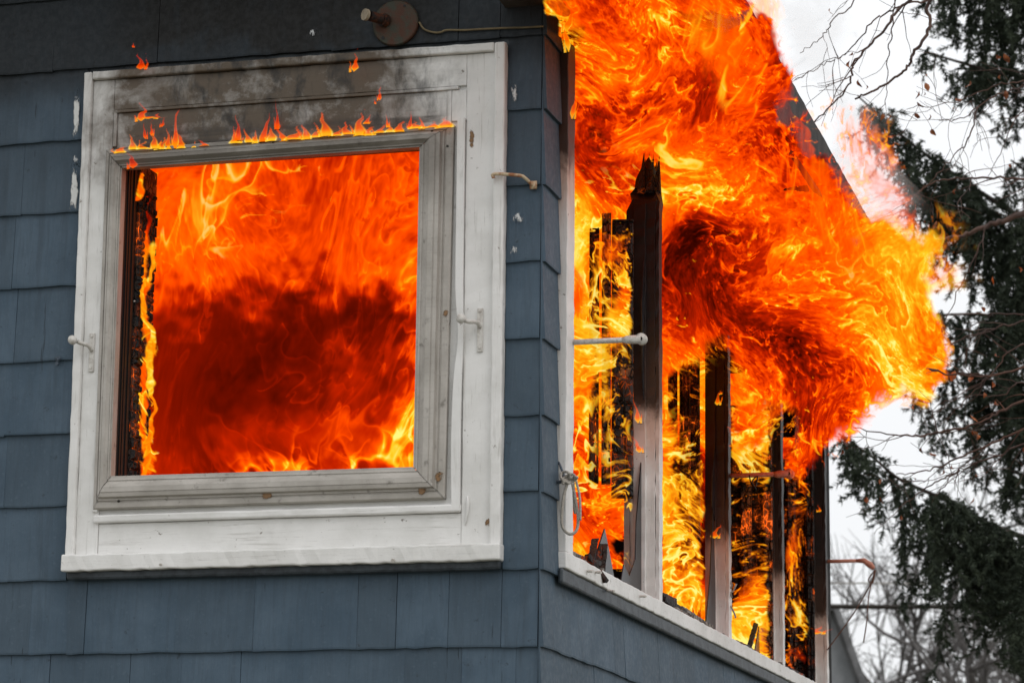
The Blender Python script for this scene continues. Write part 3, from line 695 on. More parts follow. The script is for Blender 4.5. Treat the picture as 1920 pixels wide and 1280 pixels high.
tag(mb.build('rope', M['rope'], smooth=True), 'knotted grey rope with a hanging loop on the hook at the house corner', 'rope')

# ---- interior shell and charred framing seen through the openings
mb = MB()
def wbox(x0, x1, y0, y1, z0, z1): mb.box(x0, x1, y0, y1, z0, z1)
wbox(-3.2, 0, SEND, SEND + .1, 0, 4.9); wbox(-3.3, -3.2, 0, SEND + .1, 0, 4.9); wbox(-3.2, -.09, .031, SEND, 2.0, 2.05); wbox(-3.2, -.12, .031, SEND, 4.44, 4.47)
wbox(-3.2, -.9, 3.1, 3.14, 2.05, 4.62)
inn = mb.build('interior', M['black'], house); inn.rotation_euler = (0, 0, ROT_F)
def stud(pxl, pxr, pyt, pyb, Y, mat='char', cw=.03, ch=.03, nm='charred_stud', core='charh', dep=.012):
    """charred upright standing in the room at distance Y, faced with cracked char"""
    a = at(pxl, pyb, Y); b = at(pxr, pyt, Y); mbx = MB(); mbx.box(a[0], b[0], Y, Y + .05, a[2], b[2])
    o = mbx.build(nm, M[core]); o.location = tuple(-C0); o.parent = house
    m2 = MB(); blocks(m2, a[0], b[0], a[2], b[2], Y - .001, dep, cw, ch, miss=.05); c_ = m2.build('char_block_face', M[mat], o); c_['kind'] = 'stuff'
    return o
Y1 = 9.92
stud(1104, 1124, 428, 905, Y1, cw=.035, ch=.09); stud(1128, 1146, 400, 905, Y1 - .03, cw=.014, ch=.022, mat='charh'); stud(1147, 1188, 412, 930, Y1 + .02, cw=.04, ch=.07)
Y2_ = 11.1
stud(1254, 1270, 640, 1060, Y2_ - .03, cw=.02, ch=.03, mat='charh'); stud(1276, 1312, 620, 1180, Y2_, cw=.028, ch=.028); stud(1282, 1294, 680, 1180, Y2_ - .04, cw=.016, ch=.06, mat='charh')
Y3_ = 12.3
stud(1372, 1390, 760, 1240, Y3_, cw=.03, ch=.034); stud(1396, 1432, 740, 1240, Y3_, cw=.04, ch=.034); stud(1392, 1408, 770, 1230, Y3_ - .04, cw=.02, ch=.05, mat='charh'); stud(1434, 1446, 720, 1240, Y3_ - .05, cw=.02, ch=.03, mat='charh')
Y4_ = 13.45
stud(1470, 1488, 860, 1280, Y4_, cw=.03, ch=.034); stud(1494, 1524, 850, 1280, Y4_, cw=.04, ch=.034); stud(1478, 1492, 880, 1275, Y4_ - .04, cw=.02, ch=.04, mat='charh'); stud(1514, 1524, 840, 1280, Y4_ - .05, cw=.02, ch=.05)

# ---- roof
def ztop(q): return 4.712 - .0275 * q
def zbot(q): return 4.442 - .012 * q
S0, S1, TE = -.38, SEND + .3, .45                                      # the eave sags a little towards the far end
mb = MB(); mb.add([(S0, -TE, zbot(S0)), (S1, -TE, zbot(S1)), (S1, .12, zbot(S1)), (S0, .12, zbot(S0)), (S0, -TE, zbot(S0) + .02), (S1, -TE, zbot(S1) + .02), (S1, .12, zbot(S1) + .02), (S0, .12, zbot(S0) + .02)],
    [(0, 1, 2, 3), (7, 6, 5, 4), (0, 4, 5, 1), (1, 5, 6, 2), (2, 6, 7, 3), (3, 7, 4, 0)])
roof = mb.build('roof', M['soffit'], house); roof.rotation_euler = (0, 0, ROT_S)
mb = MB(); n_ = 120; vs = []
for i in range(n_ + 1):
    q = S0 + (S1 - S0) * i / n_; j_ = random.uniform(-.003, .003)
    vs += [(q, -TE - .022, zbot(q) - .012 + j_), (q, -TE - .022, ztop(q) + j_), (q, -TE - .001, ztop(q) + j_), (q, -TE - .001, zbot(q) - .012 + j_)]
mb.add(vs, [(4 * i + k, 4 * i + (k + 1) % 4, 4 * i + 4 + (k + 1) % 4, 4 * i + 4 + k) for i in range(n_) for k in range(4)] + [(3, 2, 1, 0), tuple(4 * n_ + k for k in range(4))])
mb.build('fascia_board', M['soffit'], roof)
mb = MB(); vs = []
for e in (-.028, -.006):
    for q in (S0, S1): vs += [(q, -TE, ztop(q) + e), (q, 2.65, ztop(q) + e + 1.75)]
mb.add(vs, [(0, 2, 3, 1), (4, 5, 7, 6), (0, 1, 5, 4), (2, 6, 7, 3), (0, 4, 6, 2), (1, 3, 7, 5)]); mb.build('roof_slope', M['soffit'], roof)
mb = MB(); mb.add([(0, .0, 4.9), (-3.2, .0, 4.9), (-3.2, .0, 6.3), (-2.7, .0, 6.2), (0, .03, 4.9), (-3.2, .03, 4.9), (-3.2, .03, 6.3), (-2.7, .03, 6.2)], [(0, 1, 2, 3), (4, 7, 6, 5), (0, 3, 7, 4), (2, 1, 5, 6)])
mb.build('gable', M['dkmould'], frontw)
mb = MB(); mb.box(-3.3, -.03, -.26, .0, 4.78, 4.80); mb.build('gable_shade_board', M['soffit'], frontw)  # unseen overhang added to shade the top of the front wall
zf = 4.43
# burnt joist ends under the soffit
for s in (.5, 1.35, 2.2, 3.05, 3.9, 4.75):
    mb = MB(); mb.board(s, s + .045, -.44, .25, zbot(s) - .016, zbot(s) - .003, .002); mb.build('charred_joist', M['char'], roof)

exec_fire = True

# ------------------------------------------------------------------ FIRE
# Flames are thin glowing sheets of gas.  Each body of fire is a curved, rippled surface; the folds come from
# carrying a smooth field backwards through a swirling (divergence-free) flow.
NT_ = 512
def spec(rng, hi, slope, lo=1.5):
    Fq = np.fft.rfft2(rng.standard_normal((NT_, NT_)))
    ky = np.fft.fftfreq(NT_) * NT_; kx = np.fft.rfftfreq(NT_) * NT_
    k = np.hypot(ky[:, None], kx[None, :]); k[0, 0] = 1
    A = k ** (-slope) * np.exp(-(k / hi) ** 2) * (1 - np.exp(-(k / lo) ** 2)); A[0, 0] = 0
    g = np.fft.irfft2(Fq * A, s=(NT_, NT_)); return (g / g.std()).astype(np.float32)
def samp(tl, x, y):
    x = (x * NT_) % NT_; y = (y * NT_) % NT_
    ix = np.floor(x).astype(np.int32); iy = np.floor(y).astype(np.int32); fx_ = x - ix; fy_ = y - iy
    ix %= NT_; iy %= NT_; jx = (ix + 1) % NT_; jy = (iy + 1) % NT_
    return (tl[iy, ix] * (1 - fx_) + tl[iy, jx] * fx_) * (1 - fy_) + (tl[jy, ix] * (1 - fx_) + tl[jy, jx] * fx_) * fy_
def fire_field(X, Y, seed, zoom=.55, asp=1.0, layers=4, bamp=.13, famp=.42, steps=18, amp=.006, big=7, fine=40, dens=.55, k=4.5, shear=None, bigk=.8, finek=.8, zs=(1, 1.15, 1.5, 2.0, 2.6), ws_=(.95, .85, .7, .5, .4)):
    """X, Y in chart units (1000 = about 1.6 m); returns (slow part, filament part)"""
    rng = np.random.default_rng(seed)
    def vel(hi, slope, lo=1.5):
        psi = spec(rng, hi, slope, lo); vy, vx = np.gradient(psi); vx, vy = vy, -vx
        s = np.sqrt((vx ** 2 + vy ** 2).mean()); return vx / s, vy / s
    B = vel(big, 3.0)
    x = X / 940 * zoom; y = -Y / 940 * zoom * asp
    if shear is not None: c_, s_ = math.cos(shear), math.sin(shear); x, y = (x * c_ + y * s_), (-x * s_ + y * c_)
    if asp != 1.0: pass
    for i in range(steps):
        a = samp(B[0], x, y); b = samp(B[1], x, y); x = x - amp * bigk * a; y = y - amp * bigk * b
    base = bamp * samp(spec(rng, 8, 2.2, 1), x, y)
    Fv = vel(fine, 2.3, 5); fil = np.zeros_like(x)
    for l in range(layers):
        ox, oy = rng.random(2); z = zs[l]
        Xl = x * z + ox; Yl = y * z + oy
        for i in range(steps // 2):
            a = samp(Fv[0], Xl, Yl); b = samp(Fv[1], Xl, Yl); Xl = Xl - amp * finek * a; Yl = Yl - amp * finek * b
        q = samp(spec(rng, 9, 1.6, 2), Xl, Yl); m = samp(spec(rng, 10, 1.8, 2), Xl * .7 + .37, Yl * .7 + .11)
        m = np.clip(.5 + .55 * m, 0, 1) ** 1.6
        f = q * dens; gy, gx = np.gradient(f); g = np.hypot(gx, gy); f = f - np.floor(f)
        wl = np.maximum(.06, 1.3 * g); sg = np.maximum(.03, .9 * g); f2 = np.minimum(f, 1)
        edge = np.exp(-k * f2) * np.minimum(1, f2 / wl) * (1 - np.clip((f2 - (1 - wl)) / wl, 0, 1) * 0)
        fade = 1 / (1 + (g / .16) ** 2)
        fil += famp * ws_[l] * m * (edge * fade + .26 * (1 - fade) + .55 * fade * (.03 / sg) ** .5 * np.exp(-((f2 - wl) / sg) ** 2))
    fil += .03 * samp(spec(rng, 120, 1.0, 10), x * 1.5, y * 1.5)
    return base, fil
def sst(x, a, b):
    t_ = np.clip((x - a) / (b - a), 0, 1); return t_ * t_ * (3 - 2 * t_)
def blobs(X, Y, L_):
    h = np.zeros_like(X)
    for (cx, cy_, rx, ry, am) in L_: h += am * np.exp(-((X - cx) / rx) ** 2 - ((Y - cy_) / ry) ** 2)
    return h
def polydist(X, Y, P):
    """signed distance, positive inside"""
    P = np.asarray(P, float); best = np.full(X.shape, 1e9); ins = np.zeros(X.shape, bool)
    for i in range(len(P)):
        a = P[i]; b = P[(i + 1) % len(P)]; d = b - a; L2 = d @ d
        t_ = np.clip(((X - a[0]) * d[0] + (Y - a[1]) * d[1]) / L2, 0, 1)
        best = np.minimum(best, np.hypot(X - a[0] - t_ * d[0], Y - a[1] - t_ * d[1]))
        c = (a[1] > Y) != (b[1] > Y)
        with np.errstate(divide='ignore', invalid='ignore'): xi = a[0] + (Y - a[1]) * d[0] / np.where(d[1] == 0, 1e-9, d[1])
        ins ^= c & (X < xi)
    return np.where(ins, best, -best)
def fire_sheet(name, parent, x0, x1, y0, y1, step, depth, base, mask, seed, relief=.05, mat='fire', hot=(.25, .9), thr=.5, soft=.35, maxa=1.0, wb=1.0, wm=.5, fmap=None, rim=0, **kw):
    nx = int((x1 - x0) / step) + 1; ny = int((y1 - y0) / step) + 1
    X, Y = np.meshgrid(np.linspace(x0, x1, nx), np.linspace(y0, y1, ny))
    sl_, fil = fire_field(X, Y, seed, **kw)
    rw = np.random.default_rng(seed + 1000); ws = [spec(rw, 9, 1.7, 2) for _ in range(2)]; wf = [spec(rw, 26, 1.6, 8) for _ in range(2)]
    wx = 20 * samp(ws[0], X / 1500, Y / 1500) + 9 * samp(wf[0], X / 1300, Y / 1300); wy = 20 * samp(ws[1], X / 1500, Y / 1500) + 12 * samp(wf[1], X / 1300, Y / 1300)
    wg = [spec(rw, 70, 1.3, 22) for _ in range(2)]; wx = wx + 4.5 * samp(wg[0], X / 1300, Y / 1300); wy = wy + 6 * samp(wg[1], X / 1300, Y / 1300)
    if fmap is not None: fil = fil * fmap(X + wx * wb, Y + wy * wb)
    h = base(X + wx * wb, Y + wy * wb) + sl_ + fil
    cx_, cy_ = 20 * samp(ws[0], X / 1500, Y / 1500), 20 * samp(ws[1], X / 1500, Y / 1500)
    m = mask(X + (wx - .6 * cx_) * wm, Y + (wy - .6 * cy_) * wm)
    h = h + rim * sst(1 - m, .15, .7)
    hn = np.clip((h - hot[0]) / (hot[1] - hot[0]), 0, 1)
    dn = sst(m * (1 + soft) - thr * (1 - hn) * (1 - np.clip(m, 0, 1)) * 2 , .0, soft * 1.6 + .15)
    dn = np.clip(dn, 0, 1) * np.clip(m * 4, 0, 1) * maxa
    Dp = depth(X, Y) - relief * (sl_ * 2.5 + fil * .5)
    V = at(X.ravel(), Y.ravel(), Dp.ravel())
    if parent is not None: V = V - np.array(parent.location)
    idx = np.arange(nx * ny).reshape(ny, nx)
    q = np.stack([idx[:-1, :-1], idx[1:, :-1], idx[1:, 1:], idx[:-1, 1:]], -1).reshape(-1, 4)
    keep = (dn.ravel()[q] > .003).any(1); q = q[keep]
    used = np.zeros(nx * ny, bool); used[q.ravel()] = True; rem = np.cumsum(used) - 1
    me = npmesh(name, V[used], rem[q])
    for nm, arr in (('glow', h), ('veil', dn)):
        at_ = me.attributes.new(nm, 'FLOAT', 'POINT'); at_.data.foreach_set('value', arr.ravel()[used].astype(np.float32))
    o_ = link(name, me, M[mat], parent); o_['kind'] = 'stuff'; return o_
S = 1.7
cst = lambda v: (lambda X, Y: np.full(X.shape, float(v)))

# 1. fire rolling in the room behind the front window
room = empty('room_fire', tuple(at(520, 900, 9.5))); tag(room, 'orange and dark red fire filling the white framed front window', 'fire')
def edge_room(X): return 584 + (X - 560) * -.12 + 34 * np.sin(X / 95 + .6) - 60 * np.exp(-((X - 300) / 70) ** 2) * 0
def b_room(X, Y):
    top = 1 - sst(Y, edge_room(X) - 75, edge_room(X) + 40)
    h = .235 + .27 * top + .09 * top * np.exp(-((Y - edge_room(X) + 60) / 60) ** 2)
    h += blobs(X, Y, [(340, 540, 90, 60, -.10), (778, 400, 24, 120, .20), (778, 690, 34, 170, .30), (750, 830, 70, 60, .24), (600, 810, 100, 90, .10), (600, 720, 110, 60, .09), (560, 800, 90, 50, .05), (500, 800, 60, 60, .04),
                      (300, 720, 70, 150, -.07), (430, 700, 70, 80, -.07), (320, 860, 50, 40, .04), (330, 430, 60, 90, .10), (560, 300, 130, 24, .13), (390, 340, 60, 40, .12), (680, 620, 80, 40, -.06)])
    h += .40 * np.exp(-((Y - 893) / 13) ** 2) * sst(X, 370, 440); return h
def f_room(X, Y):
    top = 1 - sst(Y, edge_room(X) - 60, edge_room(X) + 30)
    return np.clip(.22 + .78 * top + blobs(X, Y, [(778, 690, 46, 200, .8), (750, 840, 80, 50, .8), (600, 880, 220, 34, .9), (620, 700, 90, 60, .15)]), 0, 1.1)
def d_room(X, Y): return 9.35 + .55 * sst(Y, 560, 640) - .35 * sst(Y, 820, 910) - .25 * np.sin((X - 300) / 260) + .0004 * np.abs(X - 520)
fire_sheet('flame_sheet', room, 215, 985, 250, 935, S, d_room, b_room, lambda X, Y: np.full(X.shape, 1.0), 11, relief=.18, zoom=.66, bamp=.055, famp=.36, layers=5, fine=36, wb=1.5, fmap=f_room, zs=(1, 1.3, 1.8, 2.4, 3.0))
fire_sheet('flame_sheet', room, 250, 810, 262, 640, 1.9, lambda X, Y: 9.12 + .1 * np.sin(X / 90), lambda X, Y: .52 + 0 * X,
           lambda X, Y: np.clip(.34 + .2 * np.sin(X / 60 + Y / 50) - np.clip((Y - 470) / 80, 0, 1) - np.clip((320 - X) / 60, 0, 1), 0, 1), 23, zoom=.62, famp=.5, bamp=.05, thr=.75, hot=(.62, 1.05), maxa=.55)
# 2. flames on the burning left jamb
jamb = empty('jamb_fire', tuple(at(268, 893, 9.02))); tag(jamb, 'narrow bright yellow flames climbing the charred left side inside the front window', 'fire')
def m_jamb(X, Y):
    c = 270 + 6 * np.sin(Y / 45) + 4 * np.sin(Y / 17 + 1) - (Y - 600) * .012
    wd = 17 + 5 * np.sin(Y / 38 + 2) + 5 * np.exp(-((Y - 860) / 40) ** 2) + 9 * np.exp(-((Y - 500) / 40) ** 2)
    a = 1 - np.abs(X - c) / wd
    return np.clip(a, 0, 1) * sst(Y, 305, 380) * .9
fire_sheet('flame_sheet', jamb, 240, 312, 305, 900, 1.3, lambda X, Y: 9.0 - .0012 * (X - 270), lambda X, Y: .62 + 0 * X + .12 * np.sin(Y / 33), m_jamb, 31, relief=.03, zoom=1.7, asp=.7, famp=.75, bamp=.25, thr=1.0, hot=(.5, 1.0), layers=4)
def m_jedge(X, Y):
    c = 284 + 5 * np.sin(Y / 52 + .5) + 4 * np.sin(Y / 19) - (Y - 600) * .014
    return np.clip(1 - np.abs(X - c) / (8 + 3 * np.sin(Y / 31)), 0, 1) * sst(Y, 440, 480)
fire_sheet('flame_sheet', jamb, 255, 312, 430, 898, 1.3, lambda X, Y: 8.97 + 0 * X, lambda X, Y: .95 + 0 * X, m_jedge, 33, relief=.02, zoom=1.6, famp=.4, bamp=.15, thr=.5, hot=(.5, 1.0), layers=3)
def m_jtop(X, Y):
    c = 262 + (Y - 390) * -.14 + 5 * np.sin(Y / 20)
    return np.clip(1 - np.abs(X - c) / (7 + 4 * np.sin(Y / 26)), 0, 1) * sst(Y, 318, 335) * (1 - sst(Y, 378, 386))
fire_sheet('flame_sheet', jamb, 235, 300, 316, 392, 1.2, lambda X, Y: 8.95 + 0 * X, lambda X, Y: .62 + 0 * X, m_jtop, 35, relief=.02, zoom=2, famp=.5, bamp=.1, thr=.6, layers=3)

# 3. the great plume out of the side opening
plume = empty('flame_plume', tuple(sw(2.4, .1, 3.2))); tag(plume, 'huge orange and yellow flames billowing out of the side windows under the eave', 'fire')
def soffit_depth(Y): return (4.40 - 1.65) / np.tan(PITCH + (640 - Y) / F)
def fascia_depth(X, Y):
    v = rays(X, Y); n = np.array([ca, -sa, 0]); t_ = ((C0 + n * .50 - EYE) @ n) / (v @ n); return t_ * v[..., 1]
def d_main(X, Y):
    wall = 10.22 + .30 * sst(X, 1240, 1500) + 1.1 * sst(X, 1500, 1700) + 1.0 * sst(X, 1690, 1790)
    e = X - (1385.6 + Y * .5667)
    so_ = np.minimum(np.maximum(soffit_depth(Y), np.where(e > -330, fascia_depth(X, Y), 0)), wall + 1)
    so_ = so_ + (wall - so_) * sst(e, 10, 150)
    k_ = .12; hh = np.clip(.5 + .5 * (wall - so_) / k_, 0, 1)
    return wall * (1 - hh) + so_ * hh - k_ * hh * (1 - hh) + .10 * np.sin(X / 85 + Y / 120) * sst(Y, 260, 420) * (1 - sst(X, 1150, 1240) * (1 - sst(X, 1240, 1330)))
OUT = [(1015, 1075), (1015, 640), (1030, 330), (1062, 270), (1062, 120), (1046, 60), (1034, -60), (1400, -60), (1436, 30), (1530, 175), (1620, 300), (1672, 370), (1712, 405), (1742, 450), (1745, 490), (1752, 540), (1768, 600), (1770, 680),
       (1745, 735), (1700, 735), (1640, 780), (1590, 815), (1560, 880), (1470, 895), (1466, 775), (1450, 770), (1425, 815), (1372, 835), (1369, 640), (1345, 640), (1290, 690), (1262, 720), (1236, 760), (1225, 1075)]
def m_main(X, Y):
    d = polydist(X, Y, OUT)
    fe = 11 + 15 * sst(X, 1600, 1690) + 26 * sst(Y, 560, 640) * sst(X, 1235, 1260) * (1 - sst(X, 1700, 1760)) - 5 * (1 - sst(X, 1070, 1120)) * sst(Y, 280, 320)
    fe = np.maximum(fe, 3)
    m = np.clip(d / fe * .5 + .42, 0, 1)
    eave = (X - (1385.6 + Y * .5667))                                   # beyond the eave edge the fire is only a thin veil
    m *= 1 - (.22 * sst(eave, -110, -20) + .50 * sst(eave, -10, 45)) * (1 - sst(Y, 385, 480))
    m *= 1 - .50 * blobs(X, Y, [(1535, 262, 32, 24, 1)])
    m *= 1 - .80 * blobs(X, Y, [(1480, 205, 28, 34, 1), (1320, 22, 60, 26, 1), (1628, 455, 14, 38, .8), (1085, 78, 22, 34, .9), (1120, 250, 30, 16, .5)])
    m = np.where((X < 1064) & (Y < 330), np.minimum(m, .50), m)
    m *= 1 - sst(Y, 960, 1010) * blobs(X, Y, [(1165, 1000, 34, 52, .9)])
    return np.clip(m, 0, 1)
def b_main(X, Y):
    h = .365 + .08 * sst(X, 1480, 1700) + .035 * sst(Y, 250, 500) - .05 * sst(X - (1385.6 + Y * .5667), -170, -40) * (1 - sst(Y, 400, 500)) + 0 * X
    h += .02 * sst(X, 1560, 1680) + blobs(X, Y, [(1290, 455, 75, 95, .16), (1470, 470, 60, 60, .03), (1560, 720, 120, 50, .05)])
    h += blobs(X, Y, [(1330, 20, 150, 26, -.14), (1160, 205, 60, 34, -.13), (1110, 235, 40, 34, -.12), (1500, 250, 80, 60, -.16), (1400, 275, 120, 22, -.14), (1365, 430, 40, 55, -.14), (1300, 520, 50, 40, -.04),
                      (1255, 560, 30, 40, -.04), (1450, 330, 80, 40, -.04), (1590, 330, 40, 60, -.10), (1490, 620, 60, 40, -.05), (1400, 700, 40, 30, -.06), (1440, 150, 60, 120, -.04), (1620, 440, 25, 50, -.16),
                      (1230, 265, 60, 32, .22), (1100, 400, 50, 70, .20), (1090, 560, 26, 130, .38), (1150, 130, 90, 40, .06), (1290, 320, 50, 40, .16), (1270, 420, 34, 80, .16), (1420, 480, 60, 60, .05),
                      (1715, 600, 26, 120, .12), (1660, 500, 40, 90, .04), (1590, 790, 60, 40, .30), (1540, 830, 40, 36, .22), (1090, 700, 24, 90, .30), (1080, 820, 22, 60, .0), (1130, 960, 50, 50, .08), (1165, 1000, 30, 50, -.30),
                      (1540, 790, 60, 60, .06), (1500, 790, 60, 40, -.12), (1660, 720, 80, 30, .10), (1075, 520, 16, 200, .12), (1130, 300, 70, 40, -.06), (1560, 560, 90, 80, .05), (1220, 60, 80, 26, -.04)])
    return h
fire_sheet('flame_sheet', plume, 1004, 1790, -44, 1066, 1.5, d_main, b_main, m_main, 3, relief=.10, zoom=1.42, bamp=.145, famp=.50, zs=(1, 1.3, 1.8, 2.5, 3.3), ws_=(.95, .9, .85, .75, .6), thr=.8, fine=46, big=7, layers=5, steps=18, amp=.0052, bigk=.7, finek=.9, wb=1.0, wm=.85, rim=.10)
# the sweeping streaks that curl up against the eave edge
def m_sweep(X, Y):
    e = (1385.6 + Y * .5667) - X
    return np.clip(.62 * sst(e, 0, 14) * (1 - sst(e, 95, 190)) * sst(Y, -60, 60) * (1 - sst(Y, 520, 640)), 0, 1)
fire_sheet('flame_sheet', plume, 1200, 1640, -44, 640, 1.9, lambda X, Y: np.minimum(10.0, d_main(X, Y) - .04), lambda X, Y: .42 + 0 * X, m_sweep, 41, relief=.03, zoom=1.0, asp=.32, shear=.95, famp=.40, bamp=.12, thr=.8, hot=(.42, .85), layers=4, maxa=.75)
# bright loose tongues in front of the main body
def m_front(X, Y):
    d = polydist(X, Y, OUT); return np.clip(np.clip(d / 30, 0, 1) * (.40 + .25 * np.sin(X / 70) * np.sin(Y / 60 + X / 200)) * sst(X, 1062, 1075) * (1 - sst(np.abs(X - 1212), 30, 20) * sst(Y, 315, 400)) * (1 - .8 * (1 - sst(X, 1160, 1260)) * (1 - sst(Y, 300, 380))), 0, 1)
fire_sheet('flame_sheet', plume, 1060, 1760, 0, 860, 1.9, lambda X, Y: d_main(X, Y) - .10 - .0, lambda X, Y: .38 + blobs(X, Y, [(1700, 600, 60, 140, .1), (1260, 380, 70, 120, .15), (1090, 520, 50, 160, .2)]), m_front, 57, relief=.05, zoom=1.15, famp=.55, bamp=.14, thr=1.1, hot=(.62, 1.05), layers=4, maxa=.85)
# 4. ragged peach coloured flame beyond the eave edge
OUT2 = [(1360, -60), (1450, -60), (1490, 60), (1550, 160), (1610, 220), (1650, 260), (1676, 310), (1702, 365), (1735, 420), (1765, 465), (1762, 500), (1735, 510), (1700, 500), (1640, 420)]
def m_outer(X, Y):
    d = polydist(X, Y, OUT2); e = X - (1385.6 + Y * .5667)
    return np.clip(d / 70 * .5 + .42, 0, .62 + .16 * sst(Y, 380, 520)) * sst(e, -30, 0) * (.62 + .38 * sst(Y, 200, 400))
fire_sheet('flame_sheet', plume, 1350, 1870, -60, 620, 1.7, lambda X, Y: 11.9 + .6 * sst(X, 1600, 1800), lambda X, Y: .58 + .04 * sst(Y, 350, 600), m_outer, 67, relief=.16, zoom=1.3, famp=.4, bamp=.10, thr=.85, hot=(.42, .90), layers=5, fine=60, maxa=.85, wm=1.2, rim=.12)

# 5. flames inside each bay behind the posts
def bay(x0, x1, y0, y1, D, seed, lab, base=.6, dens=.5, fam=.7, asp=1.0, zoom=1.5, thr=1.0, extra=(), edge=10, hot=(.5, 1.0), st=1.3, soft=.35):
    e_ = empty('bay_fire', tuple(at((x0 + x1) / 2, y1 - 4, D))); tag(e_, lab, 'fire', 'fires behind the side posts')
    def mm(X, Y):
        return np.clip(dens + blobs(X + 6 * np.sin(Y / 23), Y + 9 * np.sin(X / 13), extra), 0, 1) * (1 - sst(X + 3 * np.sin(Y / 9), x1 - 9, x1 + 1)) * sst(X, x0, x0 + edge) * sst(Y, y0, y0 + 60)
    fire_sheet('flame_sheet', e_, x0 - 20, x1 + 8, y0, y1, st, lambda X, Y: D + .03 * np.sin(Y / 40), lambda X, Y: base + .5 * blobs(X, Y, extra), mm, seed, relief=.03, wm=0, zoom=zoom, asp=asp, famp=fam, bamp=.16, thr=thr, hot=hot, layers=4, soft=soft)
bay(1058, 1187, 400, 1070, 9.84, 71, 'bright flames and charred studs in the nearest bay, beside the dangling rope', dens=.36, thr=.95, zoom=1.7,
    extra=[(1140, 425, 60, 34, .35), (1078, 620, 18, 160, .45), (1100, 730, 16, 60, .4), (1165, 600, 16, 60, .36), (1170, 540, 20, 30, .2), (1155, 480, 30, 26, .25), (1120, 950, 50, 30, .25), (1172, 690, 12, 60, -.2), (1120, 800, 14, 70, -.3), (1160, 860, 20, 50, -.15), (1150, 1010, 50, 50, -.36)])
bay(1236, 1324, 540, 1175, 10.98, 73, 'yellow flames licking the charred boards between the first and second post', dens=.44, base=.56, zoom=1.9, thr=.95,
    extra=[(1245, 900, 16, 260, .30), (1290, 620, 60, 60, .25), (1300, 690, 20, 50, .1), (1290, 1110, 40, 60, .25), (1290, 850, 18, 50, -.16), (1284, 700, 16, 30, -.08)])
bay(1366, 1445, 720, 1235, 12.15, 79, 'thin wispy flames in level streaks between the second and third post', dens=.36, base=.45, asp=2.6, zoom=1.1, thr=.95, hot=(.44, .95), fam=.6,
    extra=[(1400, 800, 60, 40, .2), (1385, 1160, 22, 60, .4), (1420, 1130, 18, 50, .3), (1400, 1210, 40, 20, .3)])
bay(1464, 1517, 800, 1275, 13.3, 83, 'scattered small flames on blackened boards between the last two posts', dens=.37, base=.54, thr=1.0, hot=(.46, .95), zoom=2.1, fam=.6,
    extra=[(1495, 860, 40, 40, .2), (1488, 1040, 16, 50, .25), (1480, 880, 26, 20, .3), (1500, 1235, 30, 20, .3), (1490, 960, 30, 18, .15)])

gl = empty('wall_fire', tuple(at(1400, 1100, 12.9))); tag(gl, 'deep orange fire glowing through the gaps of the far charred boards', 'fire')
for (x0, x1, y0, y1, D, sd_) in ((1225, 1322, 560, 1200, 11.16, 92), (1355, 1444, 700, 1250, 12.36, 93), (1455, 1514, 820, 1290, 13.52, 94)):
    fire_sheet('flame_sheet', gl, x0, x1, y0, y1, 1.7, cst(D), cst(.30), cst(.9), sd_, relief=.02, zoom=2.2, famp=.62, bamp=.20, layers=4, wm=0)

